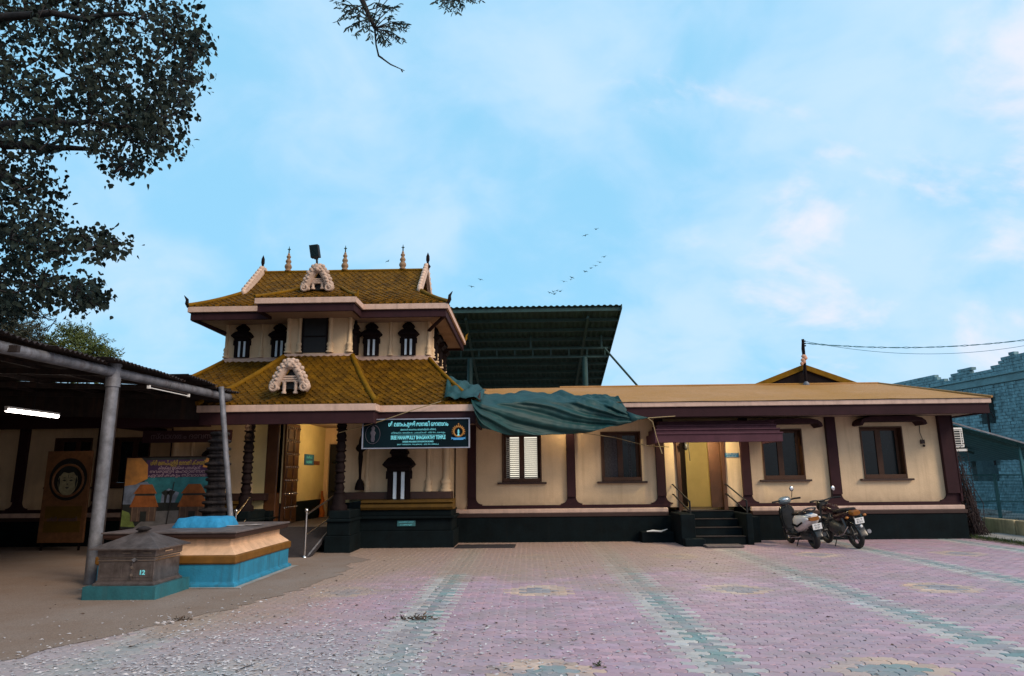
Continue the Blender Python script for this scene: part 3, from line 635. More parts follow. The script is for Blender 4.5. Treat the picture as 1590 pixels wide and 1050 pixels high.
# struts under the corners
for x, y, dx in ((uw1-.1, UE2+.1, -1), (uw0+.1, UE2+.1, 1)):
    MB().tube([(x, y, 5.66), (x+dx*.55, y+.9, 5.45)], 0.05, 6).build('corner_strut', 'purple', gate)
base, tiles = MB(), MB()
RY, RZ = 19.0, 7.62; rx0, rx1 = -7.78, -2.93
pu = flare(0.38); TH = 0.52
def ulim(t):
    k = min(1, t/TH); return (lerp(uw0, rx0, k), lerp(uw1, rx1, k))
slope(base, tiles, (0, UE2, 0), (1, 0, 0), (0, 1, 0), RY-UE2, ZU, RZ, pu, ulim)
slope(base, tiles, (0, UB, 0), (-1, 0, 0), (0, -1, 0), UB-RY, ZU, RZ, pu, lambda t: tuple(-q for q in reversed(ulim(t))))
for xe, xr, sg in ((uw1, rx1, -1), (uw0, rx0, 1)):
    yh0, yh1 = UE2+(RY-UE2)*TH, UB-(UB-RY)*TH
    zh = ZU+(RZ-ZU)*pu(TH)
    slope(base, tiles, (xe, 0, 0), (0, 1, 0), (sg, 0, 0), abs(xe-xr), ZU, zh, lambda t: pu(t*TH)/pu(TH), lambda t, a=yh0, b=yh1: (lerp(UE2, a, t), lerp(UB, b, t)))
    hipline((xe, UE2), (xr, yh0), ZU, zh, lambda t: pu(t*TH)/pu(TH), .055)
    # gablet end: dark recess, carved boards
    q = MB(); q.add([(xr+sg*.15, yh0+.15, zh), (xr+sg*.15, yh1-.15, zh), (xr+sg*.15, RY, RZ-.05)], [(0, 1, 2)]); q.build('gablet_recess', 'dark_wood', gate)
    q = MB()
    for s2, y0 in ((1, yh0), (-1, yh1)):
        A = Vector((xr-sg*.02, y0-s2*.05, zh-.02)); T_ = Vector((xr-sg*.02, RY, RZ+.12))
        q.obox((A+T_)/2, (T_-A)/2, (0.05, 0, 0), Vector((0, -s2*.075, .075)))
        for i in range(9):
            c = A.lerp(T_, (i+.3)/9); q.ball(c+Vector((0, -s2*.06, .07)), (.07, .075, .075), 7)
        q.ball(A+Vector((0, 0, .03)), (.08, .12, .12), 8)
    q.build('bargeboard', 'cream_carved', gate)
    q = MB(); q.lathe([(.07, 0), (.09, .05), (.05, .1), (.03, .16), (.055, .24), (.05, .36), (.004, .48)], xr-sg*.05, RY, RZ+.08, 8); q.build('gable_spear', 'dark_wood', gate)
    horn(xe+sg*.02, UE2+.03, ZU, -sg, -.3, 'dark_wood', 1.1); horn(xe+sg*.02, UB-.03, ZU, -sg, .3, 'tile_ridge', .9)
MB().tube([(rx0, RY, RZ+.02), (rx1, RY, RZ+.02)], 0.05, 8).build('ridge', 'tile_ridge', gate)
# bay slope running up under the upper gable
bz1 = 6.46
slope(base, tiles, (0, UE1, 0), (1, 0, 0), (0, 1, 0), 1.0, ZU, bz1, flare(.2), lambda t: (lerp(ub0, -5.85, t), lerp(ub1, -4.80, t)))
for a, b, s2 in ((ub1, -4.80, -1), (ub0, -5.85, 1)):
    base.add([(a, UE1, ZU), (a, UE2+.05, ZU), (b, UE2+1.05, bz1+.03), (b, UE1+1.0, bz1)], [(0, 1, 2, 3)])
    hipline((a, UE1), (b, UE1+1.0), ZU, bz1, flare(.2), .05)
horn(ub1, UE1+.05, ZU, .5, -.3, 'tile_ridge', .8)
base.build('upper_roof', 'tile_yellow', gate); tiles.build('roof_tiles', 'tile_yellow', gate, kind='stuff')
for fx in (-7.06, -5.36, -3.63):
    q = MB(); q.lathe([(.13, 0), (.13, .03), (.09, .05), (.14, .10), (.15, .14), (.12, .2), (.075, .23), (.115, .28), (.12, .31), (.07, .37), (.055, .39), (.09, .43), (.09, .46), (.045, .5), (.05, .53), (.03, .56)], fx, RY, RZ+.05, 12); q.v = [(fx+(x-fx)*.72, RY+(y-RY)*.72, z) for x, y, z in q.v]; f = q.build('finial', 'finial_gold', gate)
    q = MB(); q.lathe([(.018, .5), (.018, .66), (.045, .68), (.018, .70), (.004, .78)], fx, RY, RZ+.05, 8); q.box(fx-.045, fx+.045, RY-.008, RY+.008, RZ+.725, RZ+.745); q.build('spike', 'shed_post', f)
def carved_gable(cx, y, z0, w, h, legs):
    """A-shaped gable of scrolls with a cross beam and two stub pillars"""
    q = MB(); w2 = w*.5
    for s2 in (-1, 1):
        pth = [(.0, .95), (.26, .86), (.50, .66), (.68, .44), (.80, .26), (.88, .13), (.98, .08), (1.06, .17), (1.02, .28), (.92, .30)]
        P3 = [Vector((cx+s2*w2*x, y-.02, z0+h*z)) for x, z in pth]
        q.tube(P3, [.085, .10, .105, .098, .092, .092, .082, .07, .055, .04], 9)
        for i in range(9):
            t = i/8*5.4; k = int(t); c = P3[k].lerp(P3[k+1], t-k); nx2 = Vector((s2*.62, 0, .78))
            q.ball(c+nx2*(.085+.018*(i % 2))+Vector((0, -.02, 0)), (.062, .07, .058), 7)
            q.ball(c+nx2*.02+Vector((0, -.095, 0)), (.042, .028, .036), 6)
        c = P3[5]; q.torus(c+Vector((s2*.0, -.085, .0)), (0, 1, 0), .075, .032, 12, 6); q.ball(c+Vector((0, -.09, 0)), (.03, .03, .03), 6)
        q.ball(c+Vector((-s2*.085, -.03, -.015)), (.05, .06, .05), 7)
    q.ball((cx, y-.05, z0+h*.90), (.15, .10, .12), 10); q.ball((cx, y-.13, z0+h*.86), (.055, .05, .06), 8); q.ball((cx, y-.06, z0+h*1.02), (.05, .05, .06), 8)
    for s2 in (-1, 1): q.torus((cx+s2*.085, y-.11, z0+h*.85), (0, 1, 0), .04, .02, 10, 6)
    o = q.build('carved_gable', 'cream_crest', gate)
    q = MB(); q.box(cx-w*.30, cx+w*.30, y-.05, y+.05, z0+h*.33, z0+h*.37); q.box(cx-w*.26, cx+w*.26, y-.03, y+.06, z0+h*.40, z0+h*.46); q.box(cx-w*.30, cx+w*.30, y-.04, y+.05, z0+h*.48, z0+h*.53)
    for s2 in (-1, 1): q.lathe([(.055, 0), (.055, .04), (.035, .06), (.045, .12), (.04, legs*.8), (.055, legs)], cx+s2*w*.17, y, z0+h*.33-legs, 8)
    q.build('gable_beam', 'cream_crest', o)
    q = MB(); q.prism([(cx-w*.36, z0+h*.1), (cx+w*.36, z0+h*.1), (cx, z0+h*.86)], y+.055, y+.09); q.build('gable_dark_backing', 'black', o)  # black panel: shade of the openings between the pillars put into colour
carved_gable(-5.31, 16.42, 6.28, 0.70, 0.66, .15)
carved_gable(-5.36, 14.98, 3.54, 0.78, 0.68, .27)
base = MB(); base.add([(-5.66, 16.52, 6.25), (-4.96, 16.52, 6.25), (-5.31, 16.52, 6.86), (-5.66, 17.3, 6.45), (-4.96, 17.3, 6.45), (-5.31, 17.9, 6.86)], [(0, 3, 5, 2), (1, 2, 5, 4)]); base.build('gable_roof', 'tile_yellow', gate)
base = MB(); base.add([(-5.72, 15.08, 3.5), (-5.0, 15.08, 3.5), (-5.36, 15.08, 4.1), (-5.72, 15.7, 3.85), (-5.0, 15.7, 3.85), (-5.36, 16.3, 4.1)], [(0, 3, 5, 2), (1, 2, 5, 4)]); base.build('gable_roof', 'tile_yellow', gate)

# floodlight, plaques, signboard and the other things fixed to the gatehouse
fl = thing('floodlight', 'dark rectangular floodlight on a short pole above the upper carved gable', 'floodlight', (-5.33, 16.4, 6.88))
q = MB(); q.tube([(-5.33, 16.4, 6.88), (-5.37, 16.4, 7.22)], .028, 7); q.build('pole', 'black', fl)
q = MB(); q.obox((-5.42, 16.4, 7.36), (.11, 0, .012), (.01, .05, .0), (-.03, 0, .17)); q.obox((-5.385, 16.4, 7.185), (.05, 0, 0), (0, .04, 0), (-.005, 0, .03)); q.build('lamp_head', 'black', fl)
q = MB(); q.obox((-5.42, 16.347, 7.36), (.09, 0, .01), (0, .004, 0), (-.025, 0, .145)); q.build('lens', 'glass_dark', fl)

sb = thing('temple_signboard', 'dark teal bilingual temple signboard with gold emblem under the gatehouse eave', 'signboard', (-2.5, 15.22, 2.26))
B('panel', 'board_dark', sb, -3.70, -1.32, 15.20, 15.25, 2.27, 2.89)
q = MB(); q.box(-3.73, -1.29, 15.17, 15.26, 2.892, 2.915); q.box(-3.73, -1.29, 15.17, 15.26, 2.245, 2.268); q.box(-3.73, -3.702, 15.17, 15.26, 2.268, 2.892); q.box(-1.318, -1.29, 15.17, 15.26, 2.268, 2.892); q.build('frame', 'board_frame', sb)
YS = 15.194
text('ശീ മണപപുളളി ഭഗവതി േദവസവം', 0.13, (-2.46, YS, 2.785), 'board_cyan', sb, width=1.36, bold=0.0045)
text('(മലബാർ േദവസവം േബാർഡിെന്റ കീഴിൽ)', 0.055, (-2.46, YS, 2.665), 'board_cyan', sb, width=0.80)
text('കിഴേക്ക യാക്കര, പാലക്കാട് - 678 701, േകരളം', 0.045, (-2.46, YS, 2.595), 'board_cyan', sb, width=1.22)
text('SREE MANAPPULLY BHAGAVATHY TEMPLE', 0.112, (-2.46, YS, 2.485), 'board_cyan', sb, width=1.24, bold=0.004)
text('UNDER MALABAR DEVASWOM BOARD', 0.05, (-2.46, YS, 2.395), 'board_cyan', sb, width=0.70, bold=0.001)
text('EAST YAKKARA, PALAKKAD - 678 701, KERALA', 0.04, (-2.46, YS, 2.335), 'board_cyan', sb, width=0.94)
B('rule', 'board_cyan', sb, -3.08, -1.84, YS-.002, YS+.002, 2.545, 2.549)
q = MB(); q.torus((-3.49, YS, 2.57), (0, 1, 0), .165, .006, 36, 5); 
for v in range(len(q.v)): q.v[v] = (q.v[v][0], q.v[v][1], 2.57+(q.v[v][2]-2.57)*1.28)
o = q.build('oval_emblem', 'emblem_grey', sb)
q = MB(); q.lathe([(.03, 0), (.05, .05), (.04, .12), (.07, .2), (.03, .26), (.05, .31), (.01, .36)], -3.49, YS-.002, 2.40, 8)
for v in range(len(q.v)): q.v[v] = (q.v[v][0], YS+(q.v[v][1]-YS)*.05, q.v[v][2])
q.build('emblem_figure', 'emblem_grey', o)
q = MB(); cxe, cze = -1.55, 2.61
q.torus((cxe, YS, cze), (0, 1, 0), .11, .022, 30, 6)
for i in range(13):
    a = R(-20+i*220/12); q.ball((cxe+.14*math.cos(a), YS, cze+.14*math.sin(a)), (.016, .006, .016), 6)
q.ball((cxe, YS, cze+.165), (.02, .006, .025), 6)
o = q.build('gold_emblem', 'emblem_gold', sb)
q = MB(); q.lathe([(.035, 0), (.02, .02), (.012, .06), (.03, .07), (.012, .09), (.025, .1), (.003, .15)], cxe, YS, cze-.09, 8)
for v in range(len(q.v)): q.v[v] = (q.v[v][0], YS+(q.v[v][1]-YS)*.1-.004, q.v[v][2])
q.build('emblem_lamp', 'board_cyan', o)
q = MB(); q.prism([(cxe-.17, 2.435), (cxe-.12, 2.45), (cxe-.11, 2.425), (cxe+.11, 2.425), (cxe+.12, 2.45), (cxe+.17, 2.435), (cxe+.15, 2.465), (cxe+.17, 2.49), (cxe+.11, 2.475), (cxe-.11, 2.475), (cxe-.17, 2.49), (cxe-.15, 2.465)], YS-.006, YS-.001); q.build('emblem_ribbon', 'emblem_blue', o)

def plaque(name, label, x0, x1, y, z0, z1, m_, lines, tm='plate_text', cat='plaque', face=-1):
    t = thing(name, label, cat, ((x0+x1)/2, y, z0))
    B('plate', m_, t, x0, x1, y, y+.012, z0, z1, bevel=.003)
    n = len(lines)
    for i, s in enumerate(lines):
        text(s, (z1-z0)*.55/n, ((x0+x1)/2, y-.004, lerp(z1, z0, (i+.5)/n)), tm, t, width=(x1-x0)*(.82 if i == 0 else .66), extrude=.002)
    return t
plaque('plinth_plaque', 'small teal plaque with two lines of lettering on the dark gatehouse plinth', -3.09, -2.66, 16.253, .485, .615, 'sheet_teal', ['വാഹനങ്ങൾ പാർക്ക്', 'െചയ്യരുത്'], 'board_cyan')
wp = thing('wall_notice', 'blue notice with a red brown pointer on the yellow passage wall', 'notice', (-6.098, 19.0, 2.0))
B('plate', 'plate_blue', wp, -6.098, -6.08, 18.45, 19.25, 1.98, 2.27)
B('pointer', 'red_brown', wp, -6.098, -6.082, 19.252, 19.80, 1.99, 2.10)
for i, s in enumerate(('െചരിപ്പ്', 'അനുവദനീയമല്ല')): text(s, .11, (-6.078, 18.85, 2.19-.13*i), 'board_cyan', wp, rotz=90, width=.5, extrude=.001)
oc = MB(); rings = []
for i in range(7):
    z = lerp(.52, 1.25, i/6); rings.append([(-5.99+.05*math.cos(a)*(1.4-.9*i/6)+.02*math.sin(i*2), 19.9+.12*math.sin(a)*(1.5-i/6), z) for a in [2*math.pi*j/8 for j in range(8)]])
oc.loft(rings); oc.build('orange_cloth', 'orange_cloth', label='orange cloth hanging at the far end of the yellow passage wall', cat='cloth', loc=(-5.99, 19.9, .52))
# bulb that lights the passage
def bulb(label, p, power, col=(1, .74, .40), r=.05):
    t = thing('bulb_lamp', label, 'lamp', p)
    MB().ball(p, r, 10).build('bulb', 'bulb', t); q = MB(); q.lathe([(.03, 0), (.035, .06), (.05, .08), (.05, .1)], p[0], p[1], p[2]+r*.9, 8); q.build('holder', 'white_plastic', t)
    l = bpy.data.lights.new('bulb_light', 'POINT'); l.energy = power; l.color = col; l.shadow_soft_size = r+.012
    o = bpy.data.objects.new('bulb_light', l); COL.objects.link(o); o.parent = t
bulb('warm bulb on the right wall of the gatehouse passage', (-4.76, 18.4, 2.72), 60)
bulb('warm bulb under the gatehouse front eave', (-6.5, 15.25, 2.895), 9, r=.026)

# ------------------------------------------------------------------ the long wings
PY, WY = 17.42, 17.60           # plinth face, wall face
def pilaster(parent, xc, w, z0=0.885, z1=3.026, proud=0.10, y=WY, left=True, right=True, m_='purple'):
    r = .16; pts = []
    h = w/2
    pts.append((xc-h-(r if left else 0), z0))
    pts.append((xc+h+(r if right else 0), z0))
    if right:
        pts.append((xc+h+r, z0+.03))
        for i in range(1, 8): a = R(90*i/7); pts.append((xc+h+r-r*math.sin(a), z0+.03+r-r*math.cos(a)))
    pts.append((xc+h, z1)); pts.append((xc-h, z1))
    if left:
        for i in range(7, 0, -1): a = R(90*i/7); pts.append((xc-h-r+r*math.sin(a), z0+.03+r-r*math.cos(a)))
        pts.append((xc-h-r, z0+.03))
    q = MB(); q.prism(pts, y-proud*.45, y-.002); q.box(xc-h, xc+h, y-proud, y-proud*.45-.002, z0+.2, z1)
    return q.build('pilaster', m_, parent)
def window(parent, x0, x1, z0, z1, y=WY, depth=.20, kind='dark', sill=True):
    """opening with deep reveals, wooden frame, two lights, sill"""
    fr = MB()
    fr.box(x0, x0+.035, y-.03, y+depth+.04, z0, z1); fr.box(x1-.035, x1, y-.03, y+depth+.04, z0, z1); fr.box(x0+.036, x1-.036, y-.03, y+depth+.04, z1-.035, z1); fr.box(x0+.036, x1-.036, y-.03, y+depth+.04, z0, z0+.10)
    o = fr.build('window', 'brown_paint', parent, bevel=.006)
    xm = (x0+x1)/2; a, b = x0+.036, x1-.036; zb = z0+.101; zt = z1-.036
    q = MB(); q.box(a, a+.07, y+depth-.03, y+depth+.03, zb, zt); q.box(b-.07, b, y+depth-.03, y+depth+.03, zb, zt); q.box(xm-.07, xm+.07, y+depth-.03, y+depth+.03, zb, zt); q.box(a+.071, xm-.071, y+depth-.03, y+depth+.03, zt-.06, zt); q.box(xm+.071, b-.071, y+depth-.03, y+depth+.03, zt-.06, zt)
    q.build('frame', 'brown_paint', o, bevel=.005)
    for i, (p0, p1) in enumerate(((a+.071, xm-.071), (xm+.071, b-.071))):
        if kind == 'lit':
            q = MB(); q.box(p0, p1, y+depth+.10, y+depth+.11, zb, zt-.061); q.build('lit_pane', 'lit_room', o)
            q = MB(); z = zb+.02
            while z < zt-.09:
                q.obox(((p0+p1)/2, y+depth+.03, z), ((p1-p0)/2-.003, 0, 0), (0, .022, -.012), (0, .002, .003)); z += .052
            q.build('louvre', 'louvre', o, kind='stuff')
            if i == 0: MB().box(p0+.002, p0+.09, y+depth+.06, y+depth+.08, zb, zt-.062).build('curtain', 'curtain_grey', o)
        else:
            q = MB(); q.box(p0, p1, y+depth-.003, y+depth+.003, zb, zt-.061); q.build('pane', 'glass_dark', o)
            if kind == 'mixed' and i == 0: MB().box(p0, p1, y+depth-.01, y+depth-.005, zb, zt-.065).build('curtain', 'curtain_grey', o)
            elif kind == 'mixed':
                q = MB(); xx = (p0+p1)/2-.02; q.box(xx, xx+.012, y+depth-.014, y+depth-.006, zb, zt-.07); q.box(xx+.05, xx+.062, y+depth-.014, y+depth-.006, zb, zt-.07)
                k = zb+.04
                while k < zt-.1: q.box(xx+.0121, xx+.0499, y+depth-.013, y+depth-.007, k, k+.010); k += .07
                q.build('curtain_chain', 'curtain_grey', o, kind='stuff')
            else:
                q = MB(); n = 14
                for e in range(n):
                    xa, xb = lerp(p0, p1, e/n), lerp(p0, p1, (e+1)/n); ya = y+depth+.03+(.018 if e % 2 else 0); yb = y+depth+.03+(0 if e % 2 else .018)
                    q.add([(xa, ya, zb), (xb, yb, zb), (xb, yb, zt), (xa, ya, zt)], [(0, 1, 2, 3)])
                q.build('curtain', 'curtain_teal', o)
    if sill: MB().box(x0-.12, x1+.12, y-.10, y-.002, z0-.05, z0-.002).build('sill', 'brown_ledge', o, bevel=.008)
    return o
def wall_with_holes(parent, x0, x1, z0, z1, y0, y1, holes, m_='cream', name='wall'):
    q = MB(); hs = sorted(holes); x = x0
    for a, b, za, zb in hs:
        q.box(x, a, y0, y1, z0, z1)
        if za > z0: q.box(a, b, y0, y1, z0, za)
        q.box(a, b, y0, y1, zb, z1); x = b
    q.box(x, x1, y0, y1, z0, z1)
    return q.build(name, m_, parent)
def sunshade(parent, x0, x1, z1, y=WY):
    q = MB(); dz = .20
    # curved hood with rounded-down ends
    pts = [(x0, z1-dz), (x0+.03, z1-dz*.55), (x0+.12, z1-dz*.2), (x0+.3, z1), (x1-.3, z1), (x1-.12, z1-dz*.2), (x1-.03, z1-dz*.55), (x1, z1-dz), (x1-.06, z1-dz-.03), (x1-.14, z1-dz*.62), (x0+.14, z1-dz*.62), (x0+.06, z1-dz-.03)]
    q.prism(pts, y-.46, y-.002); return q.build('sunshade', 'purple', parent, bevel=.01)

wing = thing('temple_wing', 'long single storey cream wing with purple pilasters and a flat tan roof', 'building', (4.6, WY, 0))
X0, X1 = -1.86, 10.86
q = MB(); q.box(X0+.05, X1+.02, PY, 22.5, -.03, .60); q.box(X0+.05, X1+.04, PY-.03, PY-.001, -.03, .03); q.build('plinth', 'plinth_green', wing, bevel=.012)
q = MB(); q.box(X0+.05, 3.52, PY-.02, 17.9, .602, .69); q.box(5.60, X1+.05, PY-.02, 17.9, .602, .69); q.build('plinth_band', 'brown_ledge', wing, bevel=.01)
q = MB(); q.box(X0, 3.52, PY+.02, 17.9, .692, .80); q.box(5.60, X1+.02, PY+.02, 17.9, .692, .80); q.build('ledge', 'cream_trim', wing, bevel=.02)
XB = -1.56
q = MB(); q.box(XB, 3.6, WY-.06, 17.9, .802, .884); q.box(5.30, X1, WY-.06, 17.9, .802, .884); q.build('base_band', 'purple', wing, bevel=.006)
WIN = [(-.66, .36, 1.46, 2.72, 'lit'), (1.90, 2.93, 1.46, 2.72, 'mixed'), (6.03, 7.08, 1.46, 2.74, 'dark'), (8.56, 9.64, 1.46, 2.77, 'dark')]
DX0, DX1 = 3.88, 5.00
wall_with_holes(wing, X0, X1-.02, .802, 3.3, WY, WY+.30, [(a, b, c, d) for a, b, c, d, k in WIN] + [(DX0, DX1, .802, 2.9)])
for a, b, c, d, k in WIN: window(wing, a, b, c, d, kind=k)
q = MB(); q.box(X1-.32, X1-.02, WY+.301, 22.4, .602, 3.3); q.box(X0, X0+.3, WY+.301, 22.4, .602, 3.3); q.box(X0, X1, 22.1, 22.4, .602, 3.3); q.build('side_wall', 'cream', wing)
for xc, w, l_, r_ in ((-1.44, .22, False, True), (1.11, .22, True, True), (3.40, .22, True, True), (5.57, .22, True, True), (7.80, .25, True, True)):
    pilaster(wing, xc, w, left=l_, right=r_)
pilaster(wing, 10.70, .32, left=True, right=False, proud=.12)
q = MB(); q.box(X1-.018, X1+.03, WY-.12, WY+.2, .886, 3.026); q.build('corner_pilaster', 'purple', wing)
sunshade(wing, 8.38, 10.06, 3.0); sunshade(wing, 5.86, 7.46, 2.97)
# roof: fascia, soffit, shallow slopes, hips
EY, EX0, EX1, EB = 16.5, -3.2, 11.30, 24.0
q = MB(); q.box(EX0+.5, EX1-.02, EY+.0, EY+.07, 3.24, 3.355); q.box(EX1-.09, EX1-.02, EY+.071, EB, 3.24, 3.355); q.build('eave_moulding', 'cream_trim', wing, bevel=.012)
q = MB(); q.box(EX0+.5, EX1-.06, EY+.05, EY+.12, 2.995, 3.238); q.box(EX1-.13, EX1-.06, EY+.121, EB, 2.995, 3.238); q.build('fascia', 'purple', wing, bevel=.008)
q = MB(); q.box(EX0+.5, EX1-.14, EY+.13, WY-.001, 3.03, 3.07); q.box(X1+.001, EX1-.14, WY, EB-.1, 3.03, 3.07); q.build('soffit', 'soffit', wing)
RYW, RZW, HX = 20.0, 4.20, 10.45
q = MB(); nx_ = 40; ny_ = 8
def roofz(x, t): return 3.365+(RZW-3.365)*t + .012*mnoise.noise(Vector((x*1.3, t*5, 2.1)))
for i in range(nx_):
    for j in range(ny_):
        t0, t1 = j/ny_, (j+1)/ny_
        def V(i_, t): 
            xe = lerp(EX1, HX, t); x = lerp(EX0+.5, xe, i_/nx_); return (x, lerp(EY-.03, RYW, t), roofz(x, t))
        q.add([V(i, t0), V(i+1, t0), V(i+1, t1), V(i, t1)], [(0, 1, 2, 3)], 0, True)
q.add([(EX1, EY-.03, roofz(EX1, 0)), (EX1, EB, 3.365), (HX, EB-3.5, RZW), (HX, RYW, roofz(HX, 1))], [(0, 1, 2, 3)])
q.add([(EX0+.5, RYW, RZW), (HX, RYW, RZW), (HX, EB-3.5, RZW-.02), (EX0+.5, EB-3.5, RZW-.02)], [(0, 1, 2, 3)])
q.add([(EX0+.5, EB-3.5, RZW-.02), (HX, EB-3.5, RZW-.02), (EX1, EB, 3.365), (EX0+.5, EB, 3.365)], [(0, 1, 2, 3)])
q.build('roof', 'wing_roof', wing)
q = MB(); q.tube([(EX1, EY-.02, 3.39), (HX, RYW, RZW+.01)], .03, 6); q.tube([(1.0, RYW, RZW+.01), (HX, RYW, RZW+.01)], .035, 6); q.build('ridge', 'wing_roof', wing)
# small gable vent on the ridge
gb = MB(); gx, gy, gw, gz0, gz1 = 8.32, 20.05, 1.62, 4.16, 4.78
gb.add([(gx-gw, gy, gz0), (gx, gy, gz1), (gx, 23.5, gz1), (gx-gw, 23.5, gz0), (gx+gw, gy, gz0), (gx+gw, 23.5, gz0)], [(0, 1, 2, 3), (1, 4, 5, 2)])
gb.build('gable_roof', 'wing_roof', wing)
gb = MB(); gb.prism([(gx-gw-.1, gz0), (gx-gw+.35, gz0), (gx, gz1-.13), (gx, gz1+.03)], gy-.06, gy+.0); gb.prism([(gx+gw+.1, gz0), (gx, gz1+.03), (gx, gz1-.13), (gx+gw-.35, gz0)], gy-.06, gy+.0); gb.build('gable_board', 'tile_ridge', wing)
MB().prism([(gx-gw+.3, gz0), (gx+gw-.3, gz0), (gx, gz1-.12)], gy+.002, gy+.03).build('gable_vent', 'dark_wood', wing)
# entrance porch: stepped canopy, door, steps, rails
por = MB(); cz = 2.36
st = [(3.06, 6.10, 16.28, 2.36, 2.585), (3.12, 6.14, 16.55, 2.588, 2.70), (3.22, 6.18, 16.85, 2.703, 2.815), (3.34, 6.22, 17.12, 2.818, 2.93)]
for i, (a, b, y, z0, z1) in enumerate(st):
    q = MB(); q.box(a, b, y, WY-.13, z0, z1) if i else q.box(a, b, y, y+.09, z0, z1)
    if i == 0: q.box(a, a+.09, y+.091, WY-.13, z0, z1); q.box(b-.09, b, y+.091, WY-.13, z0, z1); q.box(a+.091, b-.091, y+.091, WY-.13, 2.50, 2.584)
    q.box(a-.015, b+.015, y-.025, y-.001, z1-.035, z1); q.build('porch_canopy', 'purple_light', wing, bevel=.008)
q = MB(); q.box(DX0-.06, DX0+.04, WY-.04, WY+.32, .72, 2.86); q.box(DX1-.04, DX1+.06, WY-.04, WY+.32, .72, 2.86); q.box(DX0+.041, DX1-.041, WY-.04, WY+.32, 2.78, 2.86); q.build('door_frame', 'brown_paint', wing, bevel=.008)
MB().box(4.66, DX1-.045, WY+.02, WY+.06, .78, 2.776).build('door_leaf', 'brown_paint', wing, bevel=.006)
MB().obox((DX0+.20, WY+.62, 1.78), (.17, .30, 0), (-.02, .012, 0), (0, 0, 1.0)).build('door_leaf', 'dark_wood', wing)
q = MB(); q.box(3.8, 5.2, WY+.30, 19.9, .66, .72); q.build('porch_floor', 'slab', wing)
q = MB(); q.box(3.8, 3.92, WY+.302, 19.9, .722, 3.0); q.box(5.12, 5.3, WY+.302, 19.9, .722, 3.0); q.box(3.921, 5.119, 19.5, 19.9, .722, 3.0); q.box(3.922, 5.118, WY+.302, 19.498, 2.94, 3.0); q.build('inner_wall', 'yellow_wall', wing)
q = MB()
for i in range(4):
    q2 = MB(); q2.box(3.90, 5.06, 16.30+.28*i, 16.58+.28*i+(.0 if i < 3 else .3), -.02, .18*(i+1)-.004); q2.build('step', 'plinth_green', wing, bevel=.012)
    q2 = MB(); q2.box(3.90, 5.06, 16.285+.28*i, 16.56+.28*i, .18*(i+1)-.002, .18*(i+1)+.012); q2.build('tread', 'stone', wing)
for bb_ in ((3.55, 3.885, 16.24, PY-.035, -.02, .70), (5.075, 5.22, 16.24, PY-.035, -.02, .70), (3.56, 4.02, 15.95, 16.235, -.02, .17), (5.225, 5.55, 16.75, PY-.035, -.02, .60), (2.75, 3.545, 16.95, PY-.035, -.02, .25)): MB().box(*bb_).build('step_cheek', 'plinth_green', wing, bevel=.02)
rl = MB()
for xa in (3.80, 5.14):
    for dz in (0, .24):
        rl2 = MB(); rl2.tube([(xa-.12, WY-.02, 1.36-dz), (xa-.12, WY-.10, 1.36-dz), (xa+.03, 16.45, .98-dz)], .018, 8); rl2.build('handrail', 'black', wing)
    MB().tube([(xa+.03, 16.45, .70), (xa+.03, 16.45, 1.0)], .022, 8).build('rail_post', 'black', wing)
plaque('office_plaque', 'small blue plaque on the yellow wall right of the porch door', 5.06, 5.42, WY-.016, 2.03, 2.14, 'plate_blue', ['വഴിപാട് കൗണ്ടർ', 'ഓഫീസ്'])
q = thing('wall_lantern', 'dark lantern with a hanging cord left of the porch door', 'lantern', (4.05, WY-.06, 2.3))
MB().lathe([(.03, 0), (.06, .03), (.07, .14), (.03, .2), (.015, .26)], 4.05, WY-.10, 2.22, 8).build('lamp_body', 'black', q); MB().tube([(4.05, WY-.1, 2.5), (4.13, WY-.1, 2.45), (4.15, WY-.1, 1.95)], .01, 5).build('cord', 'black', q)
bulb('warm bulb above the porch door inside the wing', (4.30, 18.5, 2.86), 9, (1, .84, .5))
bulb('warm bulb under the porch canopy', (4.45, 17.12, 2.462), 120, (1, .82, .46), r=.026)
bulb('warm bulb under the wing eave above the tarpaulin', (0.95, 17.2, 2.93), 14, r=.03)
# switch box and wires near the right end of the wall
jb = thing('junction_box', 'small brown junction box with dangling wire right of the last window', 'box', (10.12, WY-.03, 2.35))
MB().box(10.07, 10.16, WY-.06, WY-.002, 2.32, 2.42).build('box', 'brown_ledge', jb); MB().tube([(10.1, WY-.03, 2.96), (10.08, WY-.03, 2.6), (10.12, WY-.04, 2.42)], .008, 5).build('wire', 'black', jb); MB().ball((10.13, WY-.05, 2.27), .035, 7).build('bulb_holder', 'brown_ledge', jb)

# left wing, under the open shed
wl = thing('temple_left_wing', 'dim left wing of the temple with purple pilasters behind the open shed', 'building', (-14, WY, 0))
LX0, LX1 = -19.0, -8.84
q = MB(); q.box(LX0, LX1-.05, PY, 22.5, -.03, .60); q.build('plinth', 'plinth_green', wl, bevel=.012)
MB().box(LX0, LX1-.05, PY-.02, 17.9, .602, .69).build('plinth_band', 'brown_ledge', wl); MB().box(LX0, LX1, PY+.02, 17.9, .692, .80).build('ledge', 'cream_trim', wl); MB().box(LX0, LX1-.3, WY-.06, 17.9, .802, .884).build('base_band', 'purple', wl)
LW = [(-10.9, -9.9, 1.46, 2.72), (-12.45, -11.45, 1.46, 2.72), (-15.2, -14.2, 1.46, 2.72)]
wall_with_holes(wl, LX0, LX1, .802, 3.3, WY, WY+.3, LW)
for a, b, c, d in LW: window(wl, a, b, c, d)
for xc in (-9.2, -11.15, -13.25, -15.5, -17.6): pilaster(wl, xc, .24)
MB().box(LX0, LX1-.2, 16.7, 16.78, 2.9, 3.3).build('fascia', 'purple', wl)
